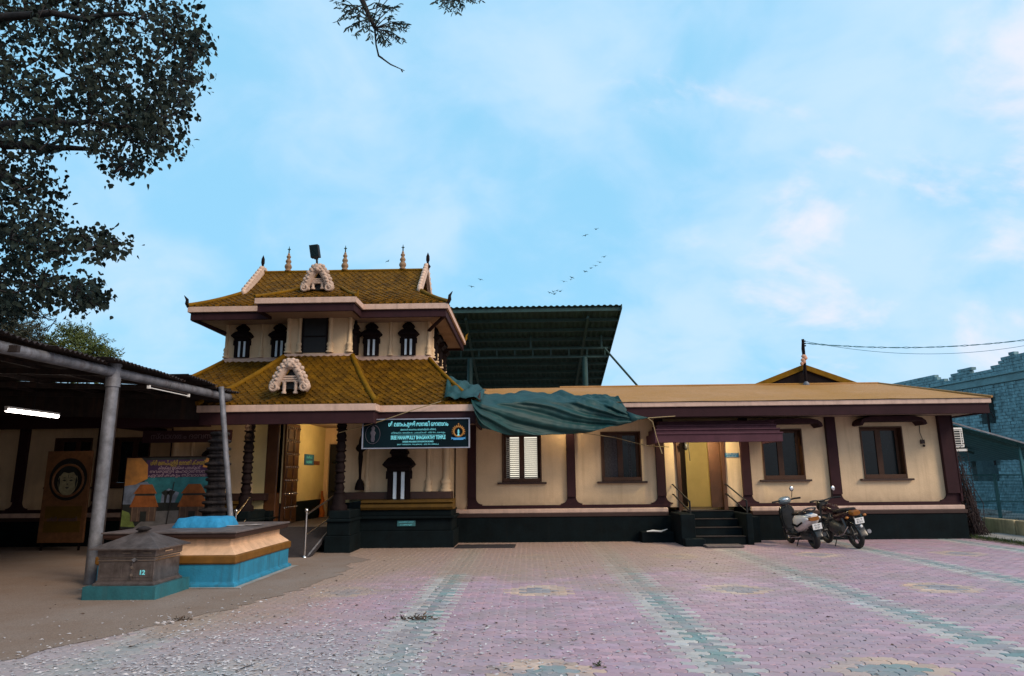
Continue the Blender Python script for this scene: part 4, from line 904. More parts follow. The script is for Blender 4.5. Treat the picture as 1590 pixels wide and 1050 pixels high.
MB().box(LX0, LX1-.2, 16.6, 22, 3.302, 3.36).build('roof', 'wing_roof', wl)

# ------------------------------------------------------------------ tall metal shed behind the wing
sh = thing('metal_roof_shed', 'tall open shed with a dark green sloping corrugated metal roof behind the wing', 'shed', (0, 25, 0))
sx0, sx1, sy0, sy1, sz0, sz1 = -5.2, 3.27, 22.0, 31.5, 7.23, 5.02
def szz(y): return lerp(sz0, sz1, (y-sy0)/(sy1-sy0))
q = MB(); n = int((sx1-sx0)/.05); prof = (0, .035, .035, 0)
for i in range(n):
    a, b = sx0+i*.05, sx0+(i+1)*.05; ha, hb = prof[i % 4], prof[(i+1) % 4]
    q.add([(a, sy0, sz0+ha), (b, sy0, sz0+hb), (b, sy1, sz1+hb), (a, sy1, sz1+ha)], [(0, 1, 2, 3)])
q.build('roof_sheet', 'shed_under', sh)
for i in range(13):
    y = lerp(sy0+.12, sy1-.1, i/12); z = szz(y)
    MB().box(sx0, sx1-.03, y-.035, y+.035, z-.13, z-.012).build('purlin', 'shed_green', sh)
MB().obox((sx1-.02, (sy0+sy1)/2, (sz0+sz1)/2-.03), (.02, 0, 0), (0, (sy1-sy0)/2, (sz1-sz0)/2), (0, 0, .07)).build('verge', 'shed_green', sh)
for x in (2.14, -2.06, -4.9):
    for y in (24.2, 29.6): MB().tube([(x, y, -.05), (x, y, 5.85 if y < 26 else szz(y)-.45)], .10, 12).build('post', 'shed_post', sh)
    q = MB(); q.obox((x, 27, szz(27)-.20), (.04, 0, 0), (0, 4.6, 4.6*(sz1-sz0)/(sy1-sy0)), (0, 0, .05)); q.build('rafter', 'shed_green', sh)
for y in (24.2, 29.6):
    zt = 6.22 if y < 26 else szz(y)-.25; zb = zt-.38
    q = MB(); q.box(sx0+.1, 3.0, y-.03, y+.03, zt-.06, zt); q.box(sx0+.1, 3.0, y-.03, y+.03, zb, zb+.06); q.build('truss_chord', 'shed_green', sh)
    for x in [sx0+.15+k*.66 for k in range(13)]:
        if x < 3: MB().box(x, x+.045, y-.025, y+.025, zb+.062, zt-.062).build('truss_strut', 'shed_green', sh)
for x in (.18, 2.78, -2.6): MB().box(x-.035, x+.035, 24.17, 24.23, 6.222, szz(24.2)-.02).build('upright', 'shed_post', sh)
MB().tube([(2.85, 24.0, 6.15), (4.15, 24.6, 4.75), (4.9, 25, 3.9)], .04, 8).build('brace', 'shed_post', sh)

# ------------------------------------------------------------------ green tarpaulin thrown over the eave
tp = MB(); NU, NV = 120, 56
topk = [(-1.95, 17.3, 3.90), (-1.2, 16.6, 3.60), (-.3, 17.1, 3.66), (.4, 17.3, 3.66), (1.0, 17.2, 3.60), (1.5, 17.0, 3.54), (1.95, 16.8, 3.52), (2.28, 16.62, 3.50)]
midk = [(-1.25, 15.22, 3.27), (-1.0, 15.35, 3.24), (-.3, 15.75, 3.30), (.6, 16.05, 3.34), (1.2, 16.2, 3.33), (1.7, 16.28, 3.30), (2.1, 16.3, 3.22), (2.42, 16.3, 3.10)]
botk = [(-1.08, 15.12, 2.76), (-.95, 15.2, 2.66), (-.38, 15.65, 2.545), (.5, 15.95, 2.555), (1.15, 16.05, 2.585), (1.65, 16.1, 2.655), (2.1, 16.12, 2.76), (2.5, 16.14, 2.84)]
def curve(ks, u):
    f = u*(len(ks)-1); i = min(int(f), len(ks)-2); t = f-i
    p = [Vector(ks[max(0, min(len(ks)-1, i+d))]) for d in (-1, 0, 1, 2)]
    return .5*((2*p[1]) + (p[2]-p[0])*t + (2*p[0]-5*p[1]+4*p[2]-p[3])*t*t + (3*p[1]-p[0]-3*p[2]+p[3])*t**3)
grid = []
for i in range(NU+1):
    u = i/NU; a, b, c = curve(topk, u), curve(midk, u), curve(botk, u)
    for j in range(NV+1):
        v_ = j/NV
        p = a.lerp(b, v_/.42) if v_ < .42 else b.lerp(c, (v_-.42)/.58)
        if v_ >= .42:
            w_ = (v_-.42)/.58; p.y -= .16*math.sin(math.pi*w_)*(1-u)*.8
        # long drag folds fanning from the tied left corner; crumples on top
        env = min(1, 6*u+.2)*min(1, 5*(1-u)+.35); w_ = max(0, (v_-.42)/.58)
        wob = .55*mnoise.noise(Vector((u*3.1, v_*2.0, 3.3)))
        ph = w_*2.5 - 4.3*max(u, .001)**.62 + .8*wob
        tri = abs((ph % 1)-.5)*2; f_ = .13*(tri**1.6) + .018*math.sin(ph*15.0+u*3) + .07*mnoise.noise(Vector((u*9, v_*3, 8.3))) + .02*mnoise.noise(Vector((u*30, v_*12, 2.3)))
        if v_ < .42:
            cr = mnoise.noise(Vector((u*10, v_*6, 1.2)))
            p.z += env*(.09*cr+.06*abs(mnoise.noise(Vector((u*21, v_*11, 5.2))))+.10*max(0, mnoise.noise(Vector((u*8, 7.7, v_*3)))))+.04; p.y -= env*f_*.6*(v_/.42)
        else: p.y -= env*f_*(1.0+.0*w_); p.z += .035*env*mnoise.noise(Vector((u*11, 1.1, .3)))*w_
        grid.append(p)
fs = [(i*(NV+1)+j, (i+1)*(NV+1)+j, (i+1)*(NV+1)+j+1, i*(NV+1)+j+1) for i in range(NU) for j in range(NV)]
tp.add(grid, fs, 0, True)
tarp = thing('tarpaulin', 'dark teal green tarpaulin draped in folds over the eave between gatehouse and wing', 'tarpaulin', (0.6, 16.2, 2.5))
tb = len(tp.v); tp.add([(2.40, 16.28, 3.13), (2.62, 16.16, 3.02), (2.90, 16.12, 2.945), (2.66, 16.10, 2.90), (2.48, 16.12, 2.83), (2.52, 16.10, 2.98)], [(0, 1, 5), (1, 2, 3), (1, 3, 5), (5, 3, 4), (0, 5, 4)], 0, True)
o = tp.build('sheet', 'tarp', tarp); md = o.modifiers.new('thick', 'SOLIDIFY'); md.thickness = .006
# flap lying on the gatehouse roof corner
fl = MB(); G = []
A0, A1, A2, A3 = Vector((-1.98, 16.75, 3.98)), Vector((-1.0, 16.6, 3.62)), Vector((-1.02, 15.22, 3.24)), Vector((-1.90, 15.36, 3.27))
for i in range(15):
    for j in range(13):
        p = A0.lerp(A1, i/14).lerp(A3.lerp(A2, i/14), j/12)
        p += Vector((0, -.02, .13+.06*mnoise.noise(Vector((i*.5, j*.4, 2)))+.03*math.sin(i*1.3+j*.5))); G.append(p)
fl.add(G, [(i*13+j, (i+1)*13+j, (i+1)*13+j+1, i*13+j+1) for i in range(14) for j in range(12)], 0, True)
o = fl.build('flap', 'tarp', tarp); md = o.modifiers.new('thick', 'SOLIDIFY'); md.thickness = .006
for pts in ([(2.88, 16.12, 2.94), (3.0, 16.15, 2.85), (3.08, 16.2, 2.5), (3.2, 16.22, 2.1)], [(2.88, 16.12, 2.94), (3.3, 16.2, 2.97), (3.6, 16.4, 3.0)], [(1.2, 16.1, 2.62), (2.2, 17.2, 2.55), (3.05, 17.3, 2.33), (3.6, 17.3, 2.30)], [(-1.95, 15.2, 3.3), (-2.6, 15.15, 3.1), (-3.3, 15.12, 2.86), (-4.3, 15.3, 2.62)]):
    MB().tube(pts, .010, 5).build('rope', 'rope', tarp)

# ------------------------------------------------------------------ open shed on the left with pipe posts
cn = thing('open_shed', 'old open shed with rusty corrugated roof on round steel pipe posts at the left', 'shed', (-10, 11, 0))
bz = 3.39
BP = [(-7.45, -6.0, bz), (-7.20, 5.0, bz), (-7.10, 8.8, bz), (-6.94, 11.0, bz), (-6.62, 14.7, bz)]
MB().tube(BP, .085, 12).build('edge_beam', 'galv', cn)
q = MB(); q.tube([(-6.93, 10.99, -.03), (-6.93, 10.99, 3.50)], .098, 16); q.tube([(-6.93, 10.99, 3.14), (-6.93, 10.99, 3.30)], .115, 16); q.tube([(-6.93, 10.99, 3.48), (-6.93, 10.99, 3.53)], .115, 16); q.build('post', 'galv', cn)
_b, _t = atY(357, 790, 13.2), atY(345, 620, 13.2); MB().tube([_b+(_b-_t)*((_b.z+.03)/(_t.z-_b.z)), _t+(_t-_b)*((3.42-_t.z)/(_t.z-_b.z))], .052, 12).build('post', 'galv', cn)
MB().tube([(-7.25, 11.6, -.03), (-7.25, 11.6, 3.35)], .07, 12).build('post', 'rust_sheet', cn)
MB().tube([(-14.4, 10.9, -.03), (-14.4, 10.9, 3.7)], .09, 12).build('post', 'galv', cn); MB().tube([(-14.4, 14.8, -.03), (-14.4, 14.8, 3.7)], .09, 12).build('post', 'galv', cn)
def bx_at(y):
    for a, b in zip(BP, BP[1:]):
        if a[1] <= y <= b[1]: return lerp(a[0], b[0], (y-a[1])/(b[1]-a[1]))
    return BP[-1][0]
for k in range(19):
    ya = -6.0+k*1.1; yb = ya+1.22; lift = .02*(k % 2)  # near sheets lengthen the roof out of view to keep sky light out
    q = MB(); edge = rnd.uniform(-.02, .12); dz = rnd.uniform(-.015, .03); xr = max(bx_at(min(ya, 14.6)), bx_at(min(yb, 14.6)))+.10+edge
    n = 22; m = 16
    vs = []
    for i in range(n+1):
        y = lerp(ya, yb, i/n); h = .022*math.cos(i*math.pi)
        for j in range(m+1):
            x = lerp(xr+.02*mnoise.noise(Vector((y*6, 3, k))), -15.0, j/m); sag = .03*mnoise.noise(Vector((x*.7, y*.9, k)))
            vs.append((x, y, bz+.13+lift+dz*(1-j/m)+h+.035*(xr-x)+sag*(1 if j else 1.8)))
    q.add(vs, [(i*(m+1)+j, (i+1)*(m+1)+j, (i+1)*(m+1)+j+1, i*(m+1)+j+1) for i in range(n) for j in range(m)])
    o = q.build('roof_sheet', 'rust_sheet', cn); md = o.modifiers.new('thick', 'SOLIDIFY'); md.thickness = .004
for x in (-8.2, -9.6, -11.0, -12.4, -13.8): MB().box(x-.03, x+.03, -6, 14.9, bz+.02+.035*(-6.9-x), bz+.08+.035*(-6.9-x)).build('purlin', 'rust_sheet', cn)
for y in (-5.5, -2.4, .6, 3.6, 6.6, 8.8, 11.0, 13.0, 14.6): MB().obox((-10.8, y, bz+.12), (3.9, 0, -.035*3.9), (0, .03, 0), (0, 0, .045)).build('rafter', 'rust_sheet', cn)
MB().obox((-10.8, 14.95, bz+.02), (4.1, 0, -.035*4.1), (0, .015, 0), (0, 0, .36)).build('end_fascia', 'rust_sheet', cn)
MB().box(-15.1, -9.72, 14.97, 17.5, 3.42, 3.46).build('rear_sheet', 'rust_sheet', cn)
MB().box(-15.2, -15.1, -6, 17.4, -.03, 3.9).build('side_wall', 'cement', cn); MB().box(-15.1, -7.5, -6.15, -6.02, -.03, 3.6).build('end_wall', 'cement', cn)  # unseen walls added to stop light entering from the left and near end
def tube_light(label, p0, p1, lit):
    p0, p1 = Vector(p0), Vector(p1); t = thing('tube_light', label, 'lamp', tuple((p0+p1)/2), None)
    d = (p1-p0)/2; MB().obox((p0+p1)/2+Vector((0, 0, .045)), d*1.03, (.03 if lit else .012, 0, 0), (0, 0, .018 if lit else .008)).build('batten', 'white_plastic' if lit else 'rust_sheet', t)
    MB().tube([p0, p1], .036 if lit else .010, 10).build('tube', 'tube' if lit else 'white_plastic', t)
    for e in (p0, p1): MB().obox(e+Vector((0, 0, .012)), d.normalized()*.015, (.025, 0, 0), (0, 0, .03)).build('end_cap', 'white_plastic', t)
    MB().tube([(p0+p1)/2+Vector((0, 0, .06)), (p0+p1)/2+Vector((0, 0, .62 if lit else .14))], .006, 5).build('hanger', 'black', t)
tube_light('bright lit fluorescent tube hanging under the left shed roof', (-9.12, 11.55, 2.84), (-9.12, 12.85, 2.84), True)
tube_light('thin unlit white tube fixed under the shed edge beam beside the gatehouse', (-6.72, 11.7, 3.22), (-6.66, 13.0, 3.22), False)

# ------------------------------------------------------------------ unfinished block building and yard on the right
class Wall:                       # oblique wall frame: origin, along, up, outward normal
    def __init__(s, o, ang): s.o = Vector(o); s.a = Vector((math.cos(ang), -math.sin(ang), 0)); s.n = Vector((-math.sin(ang), -math.cos(ang), 0))
    def p(s, u, z, d=0): return s.o + s.a*u + s.n*d + Vector((0, 0, z))
    def hit(s, px, py):
        d = ray(px, py); t = (s.o-CAM).dot(s.n)/d.dot(s.n); q = CAM+d*t; return ((q-s.o).dot(s.a), q.z)
    def box(s, m, u0, u1, d0, d1, z0, z1, mi=0): m.obox(s.p((u0+u1)/2, (z0+z1)/2, (d0+d1)/2), s.a*(u1-u0)/2, s.n*(d1-d0)/2, (0, 0, (z1-z0)/2), mi)
_a = atY(1430, 604, 28.5); _b = atZ(1590, 574, _a.z); _ang = -math.atan2(_b.y-_a.y, _b.x-_a.x)
wb = Wall((_a.x-3.2*math.cos(_ang), _a.y+3.2*math.sin(_ang), 0), _ang)
bb = thing('unfinished_building', 'unfinished two storey block building with jagged parapet at the right edge', 'building', (16, 29, 0))
U1 = 15.0
slab = _a.z; low = wb.hit(1500, 700)[1]
wtr = [wb.hit(1519, 620), wb.hit(1548, 657)]; w1 = [wb.hit(1508, 716), wb.hit(1553, 748)]
holes = [(min(wtr[0][0], wtr[1][0]), max(wtr[0][0], wtr[1][0]), wtr[1][1], wtr[0][1]), (w1[0][0], w1[1][0], w1[1][1], w1[0][1])]
q = MB(); Wd = .18
hs = sorted(holes)
wb.box(q, 0, hs[0][0] if hs[0][0] < hs[1][0] else hs[1][0], -Wd, 0, 0, slab)
us = sorted(set([0, U1] + [h[0] for h in hs] + [h[1] for h in hs]))
q = MB()
for ua, ub in zip(us, us[1:]):
    zs = [(0, slab)]
    for h in hs:
        if h[0] <= ua+1e-4 and h[1] >= ub-1e-4:
            nz_ = []
            for z0, z1 in zs:
                if h[2] > z0 and h[3] < z1: nz_ += [(z0, h[2]), (h[3], z1)]
                else: nz_.append((z0, z1))
            zs = nz_
    for z0, z1 in zs: wb.box(q, ua, ub, -Wd, 0, z0, z1)
q.build('wall', 'mortar', bb)
def hole_at(u, z): return any(h[0]-.02 < u < h[1]+.02 and h[2]-.02 < z < h[3]+.02 for h in hs)
bk = MB(); bw, bh = .25, .115
par = [wb.hit(*k) for k in ((1380, 597), (1452, 582), (1453, 592), (1474, 589), (1478, 580), (1508, 567), (1510, 581), (1537, 576), (1556, 556), (1572, 548), (1592, 546))]
par = [(-1.0, par[0][1]-.1)] + par + [(U1, par[-1][1])]
def par_z(u):
    for a, b in zip(par, par[1:]):
        if a[0] <= u <= b[0]: return lerp(a[1], b[1], (u-a[0])/max(1e-5, b[0]-a[0]))
    return slab
zr = 0; r_ = 0
while zr < 9:
    u = -.125 if r_ % 2 else 0
    while u < U1:
        uc, zc = u+bw/2, zr+bh/2
        ok = (zc < slab-.34) or (slab+.02 < zc < par_z(uc))
        if ok and not hole_at(uc, zc) and u > -.05:
            d = rnd.uniform(.012, .03); wb.box(bk, u+.008, u+bw-.008, .0, d, zr+.007, zr+bh-.007) if zc < slab else wb.box(bk, u+.006, u+bw-.006, -.16, d, zr+.006, zr+bh-.006)
        u += bw
    zr += bh; r_ += 1
bk.build('blockwork', 'brick_teal', bb, kind='stuff')
q = MB(); wb.box(q, -.2, U1+.2, -.3, .06, slab-.32, slab-.06); wb.box(q, -.2, U1+.2, -.3, .11, slab-.058, slab); q.build('slab_edge', 'band_teal', bb, bevel=.02)
q = MB(); wb.box(q, 0, U1, .002, .035, low-.10, low+.10); q.build('floor_band', 'band_teal', bb)
for h in hs:
    q = MB(); wb.box(q, h[0]-.1, h[1]+.1, -1.8, -1.75, h[2]-.3, h[3]+.3); q.build('dark_window_sheet', 'black', bb)  # black sheet behind each opening stands in for the unlit inside
    q = MB(); wb.box(q, h[0]-.12, h[1]+.12, .03, .30, h[3]+.01, h[3]+.12); q.build('window_ledge', 'band_teal', bb)
h = hs[0] if hs[0][2] > hs[1][2] else hs[1]
q = MB(); q.tube([wb.p(h[0]+.5, h[2]-1.5, .15), wb.p(h[0]+.45, h[3], .12)], .035, 6); q.tube([wb.p(h[0]+.5, h[3]-.3, .1), wb.p(h[1], h[2]+.2, .1)], .02, 6); q.build('scaffold_pole', 'bark', bb)
q = MB(); 
for i in range(6): q.tube([wb.p(U1-2.7, 2.5+i*.45, .1), wb.p(U1-2.9+.1*(i % 2), 2.9+i*.45, .14)], .03, 5)
q.build('drain_pipe', 'mortar', bb, kind='stuff')
q = MB(); wb.box(q, 0, U1, -4, -3.9, 0, slab-.2); wb.box(q, 0, U1, -3.9, -.31, slab-.1, slab-.03); q.build('back_wall', 'mortar', bb)

ac = thing('ac_unit', 'white air conditioner outdoor unit on the end wall of the wing', 'air conditioner', (11.3, 18.3, 2.2))
MB().box(10.90, 11.60, 18.25, 18.55, 2.24, 2.76).build('casing', 'white_plastic', ac, bevel=.02)
MB().box(11.14, 11.56, 18.235, 18.249, 2.29, 2.71).build('grille', 'ac_grille', ac)
q = MB()
for i in range(7): q.box(11.14, 11.56, 18.222, 18.234, 2.30+.063*i, 2.318+.063*i)
for i in range(3): q.box(11.16+.17*i, 11.185+.17*i, 18.221, 18.236, 2.30, 2.70)
q.build('grille_bars', 'white_plastic', ac, kind='stuff')
MB().box(10.87, 11.62, 18.2, 18.6, 2.14, 2.20).build('bracket', 'white_plastic', ac)

ln = thing('lean_to_roof', 'sloping corrugated metal lean-to roof between the wing and the unfinished building', 'roof', (13, 19.5, 2.4))
la, lb = atY(1470, 655, 18.9), atY(1600, 692, 18.9)
q = MB(); n = 40
for i in range(n):
    y0, y1 = lerp(18.9, 24.5, i/n), lerp(18.9, 24.5, (i+1)/n); h0, h1 = .02*(i % 2), .02*((i+1) % 2)
    q.add([(la.x-.2, y0, la.z+.02+h0), (lb.x+1.2, y0, lb.z-.35+h0), (lb.x+1.2, y1, lb.z-.35+h1), (la.x-.2, y1, la.z+.02+h1)], [(0, 1, 2, 3)])
o = q.build('sheet', 'sheet_teal', ln); o.modifiers.new('thick', 'SOLIDIFY').thickness = .005
e = (lb-la); MB().obox((la+lb)/2+Vector((0, -.03, .01)), e/2*1.02, (0, .02, 0), (0, 0, .022)).build('edge_trim', 'galv', ln)
for y in (19.2, 21.5, 24): MB().obox(((la.x+lb.x)/2, y, (la.z+lb.z)/2-.08), e/2*1.1, (0, .03, 0), (0, 0, .03)).build('rafter', 'shed_green', ln)
pp = atY(1583, 700, 19.2); MB().tube([(pp.x, 19.2, -.05), (pp.x, 19.2, lb.z+.1)], .045, 8).build('post', 'sheet_teal', ln)

fc = thing('corrugated_fence', 'teal corrugated metal sheet fence beside the end of the wing', 'fence', (11.6, 20, 0))
q = MB(); fa, fb = Vector((11.35, 18.3, 0)), Vector((13.05, 21.4, 0)); n = 52
for i in range(n):
    a, b = fa.lerp(fb, i/n), fa.lerp(fb, (i+1)/n); oa, ob = (.03 if i % 2 else 0), (.03 if (i+1) % 2 else 0)
    nn = Vector((.7, -.4, 0)); a = a+nn*oa; b = b+nn*ob
    q.add([(a.x, a.y, 0), (b.x, b.y, 0), (b.x, b.y, 2.15), (a.x, a.y, 2.15)], [(0, 1, 2, 3)])
o = q.build('sheet', 'sheet_teal', fc); o.modifiers.new('thick', 'SOLIDIFY').thickness = .004
MB().tube([(fb.x+.1, fb.y, -.05), (fb.x+.1, fb.y, 2.3)], .06, 10).build('post', 'sheet_teal', fc)
gt = thing('mesh_gate', 'double leaf teal wire mesh gate in front of the unfinished building', 'gate', (15, 22, 0))
ga, gb_ = Vector((13.35, 21.6, 0)), Vector((15.45, 21.3, 0)); e = gb_-ga
for k in range(2):
    a = ga.lerp(gb_, k*.5+.01); b = ga.lerp(gb_, k*.5+.49)
    lf = MB()
    for z in (.12, .7, 1.5): lf.tube([a+Vector((0, 0, z)), b+Vector((0, 0, z))], .025, 6)
    for p_ in (a, b): lf.tube([p_+Vector((0, 0, .08)), p_+Vector((0, 0, 1.54))], .028, 6)
    lf = lf.build('gate_leaf', 'sheet_teal', gt)
    q = MB()
    for i in range(1, 24): q.tube([a.lerp(b, i/24)+Vector((0, 0, .12)), a.lerp(b, i/24)+Vector((0, 0, 1.5))], .005, 4)
    for i in range(1, 16): q.tube([a+Vector((0, 0, .12+i*.086)), b+Vector((0, 0, .12+i*.086))], .004, 4)
    q.build('mesh', 'sheet_teal', lf, kind='stuff')
sp_ = thing('sheet_panel', 'purple maroon metal panel standing beside the mesh gate', 'panel', (15.7, 21, 0))
MB().obox((15.75, 20.95, .75), (.33, -.02, 0), (0, .02, 0), (0, 0, .85)).build('sheet', 'purple', sp_); MB().box(15.40, 15.44, 20.9, 21.0, 0, 1.65).build('upright', 'purple', sp_)

kb = thing('garden_kerb', 'low cream weathered kerb wall with cracks at the right edge of the yard', 'kerb wall', (12.5, 18.4, 0))
ks_ = [(12.25, 18.9), (12.28, 17.7), (12.25, 16.3), (12.3, 14.9), (12.28, 13.4), (12.3, 11.8)]
for i, (a, b) in enumerate(zip(ks_, ks_[1:])):
    q = MB(); a = Vector((*a, 0)); b = Vector((*b, 0)); d = (b-a); L_ = d.length; d.normalize(); nn = Vector((d.y, -d.x, 0))
    q.obox(a+d*L_/2+Vector((0, 0, .19)), d*(L_/2-.02), nn*.09, (0, 0, .21)); q.build('block', 'kerb_cream', kb, bevel=.03)
pt = MB(); pt.add([(11.16, 18.3, .05), (11.16, 11.0, .05), (12.17, 11.0, .05), (12.17, 18.3, .05), (11.16, 18.3, -.05), (11.16, 11.0, -.05)], [(0, 1, 2, 3), (0, 4, 5, 1)])
pt.build('side_path', 'concrete', kind='structure')
pt = MB(); pt.add([(12.36, 10.0, .17), (30, 10.0, .17), (30, 40, .17), (11.4, 40, .17), (11.4, 19.0, .17), (12.36, 19.0, .17), (11.4, 19.0, -.05), (12.36, 19.0, -.05)], [(0, 1, 2, 3, 4, 5), (4, 6, 7, 5)])
pt.build('raised_yard', 'concrete', kind='structure')
pt = MB(); pt.add([(10.9, 18.0, -.004), (10.9, 11.0, -.004), (11.16, 11.0, -.004), (11.16, 18.0, -.004)], [(0, 1, 2, 3)]); pt.build('drain_strip', 'soil', kind='structure')

# ------------------------------------------------------------------ trees
def leaf_shape(kind):
    if kind == 'heart':   # broad leaf with a drawn-out tip
        return [(0, 0), (.34, .10), (.50, .34), (.36, .62), (.10, .86), (0, 1.12), (-.10, .86), (-.36, .62), (-.50, .34), (-.34, .10)]
    if kind == 'lance': return [(0, 0), (.16, .3), (.13, .65), (0, 1.0), (-.13, .65), (-.16, .3)]
    return [(0, 0), (.3, .4), (0, 1), (-.3, .4)]
def add_leaf(vs, fs, p, d, nrm, L_, shp):
    d = d.normalized(); s = d.cross(nrm)
    if s.length < 1e-3: s = d.cross(Vector((1, 0, 0)))
    s.normalize(); b = len(vs); n2 = s.cross(d)
    for x, y in shp: vs.append(p + d*(y*L_) + s*(x*L_*.86) + n2*(abs(x)*L_*.22 - y*y*L_*.12))
    fs.append(list(range(b, b+len(shp))))
def rv(s=1.0): return Vector((rnd.gauss(0, s), rnd.gauss(0, s), rnd.gauss(0, s)))
def mesh_obj(name, vs, fs, m, parent, kind=None):
    me = bpy.data.meshes.new(name); o_ = wloc(parent); me.from_pydata([tuple(v-o_) for v in vs], [], fs); me.materials.append(MAT[m]); me.update()
    o = bpy.data.objects.new(name, me); COL.objects.link(o); o.parent = parent
    if kind: o['kind'] = kind
    return o
def grow(tree, nodes, clumps, r0, twig_r=.012, m_='bark'):
    """join each clump centre to the nearest limb node by a drooping twig"""
    q = MB(); nodes = list(nodes); base = nodes[0]
    for c in sorted(clumps, key=lambda c: (c-base).length):
        best = min(nodes, key=lambda n: (n-c).length + .25*max(0, (n-base).length-(c-base).length))
        mid = best.lerp(c, .5) + Vector((0, 0, .12*(best-c).length)) + rv(.05)
        L_ = (best-c).length; q.tube([best, mid, c], [min(.05, twig_r*1.2+.012*L_), twig_r, twig_r*.5], 4, cap=False)
        nodes.append(c); nodes.append(mid)
    return q.build('twigs', m_, tree, kind='stuff')
big = thing('big_shade_tree', 'large dark heart-leaved shade tree overhanging the shed at the upper left', 'tree', (-16.2, 13.0, 0))
q = MB(); q.tube([(-16.2, 13, -.1), (-16.1, 13, 1.5), (-15.7, 12.9, 4.2), (-15.2, 12.6, 7.0), (-15.0, 12.4, 9.5), (-14.6, 12.2, 13)], [.75, .55, .46, .38, .3, .12], 12); q.build('trunk', 'bark', big)
limbs = [[(-15.2, 12.6, 7.0), (-13.0, 12.0, 7.8), (-10.9, 11.6, 8.25), (-9.2, 11.4, 8.35), (-7.4, 11.3, 8.1)],
         [(-15.1, 12.5, 8.4), (-12.6, 11.6, 9.5), (-9.8, 11.0, 10.2), (-7.3, 10.8, 10.1)],
         [(-15.4, 12.7, 5.9), (-13.2, 12.4, 5.8), (-11.4, 12.4, 5.6), (-10.2, 12.5, 5.4)],
         [(-15.0, 12.4, 9.5), (-12.2, 12.8, 11.2), (-9.2, 12.6, 12.3)],
         [(-10.9, 11.6, 8.25), (-10.2, 12.2, 7.5), (-9.9, 12.5, 7.2)],
         [(-12.6, 11.6, 9.5), (-11.2, 13.2, 8.8), (-9.2, 13.4, 8.7)],
         [(-15.4, 12.8, 5.2), (-13.4, 13.2, 4.9), (-11.6, 13.2, 4.75)]]
nodes = []; q = MB()
for lb_ in limbs:
    pts = []
    for a, b in zip(lb_, lb_[1:]):
        for k in range(5): pts.append(Vector(a).lerp(Vector(b), k/5)+rv(.05))
    pts.append(Vector(lb_[-1])); nodes += pts; n = len(pts)
    MB().tube(pts, [lerp(.19, .03, i/(n-1)) for i in range(n)], 7).build('limb', 'bark', big)
# clump centres: regions of the crown given by view direction, each at its own distance
E_ = [(60, 60, 130, 95, 210), (215, 95, 105, 110, 150), (250, 60, 60, 70, 45), (200, 215, 62, 42, 42), (245, 185, 52, 45, 36), (150, 165, 70, 55, 50), (45, 190, 60, 55, 65), (30, 310, 50, 75, 75), (65, 370, 52, 40, 42), (125, 375, 50, 17, 20), (168, 382, 16, 10, 6), (40, 440, 62, 38, 52), (110, 455, 42, 24, 24), (20, 480, 30, 20, 12), (290, 50, 26, 50, 14), (262, 225, 28, 16, 9), (80, 300, 14, 20, 6),
      (178, 386, 14, 10, 7), (150, 368, 30, 10, 10), (146, 462, 20, 12, 11), (125, 440, 26, 12, 10), (275, 150, 22, 40, 14), (310, 75, 14, 12, 5), (190, 262, 22, 12, 9), (-90, 120, 120, 180, 150), (-90, 380, 80, 100, 60), (60, -90, 190, 80, 120), (-30, 515, 45, 22, 14)]
lv, lf_, clumps = [], [], []; HSH = leaf_shape('heart')
def wrap_add(c, n, sp, L0, shp, vs, fs, droop=.6):
    for _ in range(n):
        p = c + Vector((rnd.gauss(0, sp), rnd.gauss(0, sp), rnd.gauss(0, sp*.85)))
        d = Vector((rnd.uniform(-1, 1), rnd.uniform(-1, 1), -droop-rnd.random())); add_leaf(vs, fs, p, d, rv(), L0*rnd.uniform(.5, 1.3), shp)
for ex, ey, ra, rb, n in E_:
    for _ in range(n):
        r = math.sqrt(rnd.random()); a = rnd.uniform(0, 2*math.pi)
        px, py = ex+ra*r*math.cos(a), ey+rb*r*math.sin(a)
        c = atY(px, py, rnd.uniform(10.6, 14.2)); clumps.append(c)
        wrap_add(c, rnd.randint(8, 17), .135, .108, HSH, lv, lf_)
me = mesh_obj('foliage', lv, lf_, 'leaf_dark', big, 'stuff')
grow(big, nodes, clumps, .2)
# bare curling tendrils under the lowest bough
q = MB()
for k in range(3): q.tube([atY(35+10*k, 478, 12.5), atY(60+8*k, 490+4*k, 12.4), atY(88, 500-3*k, 12.3), atY(62+6*k, 515, 12.4)], .008, 4)
q.build('tendril', 'bark', big, kind='stuff')

# light pinnate-leaved tree standing behind the viewer whose bough hangs into the top of the view
ov = thing('overhanging_tree', 'fine leaved tree bough hanging down into the sky at top centre', 'tree', (-4.5, -4.0, 0))
MB().tube([(-4.5, -4, -.1), (-4.4, -3.8, 2), (-4.2, -3.3, 4.5), (-3.8, -2.4, 6.6)], [.34, .26, .22, .17], 10).build('trunk', 'bark', ov)
T0 = atY(560, -60, 7.2); T1 = atY(562, 0, 7.2); T2 = atY(582, 44, 7.2)
MB().tube([(-3.8, -2.4, 6.6), (-3.4, 1.0, 8.2), (-2.6, 4.5, 8.4), T0, T1, T2], [.16, .11, .08, .045, .034, .022], 7).build('limb', 'bark', ov)
MB().tube([(-3.4, 1.0, 8.2), (-2.2, 4.0, 8.8), atY(690, -70, 7.6), atY(700, -8, 7.6)], [.09, .06, .03, .012], 6).build('limb', 'bark', ov)
q = MB(); q.tube([T2, atY(584, 70, 7.2), atY(588, 87, 7.2), atY(606, 100, 7.2), atY(628, 110, 7.2)], [.014, .010, .012, .009, .004], 5)
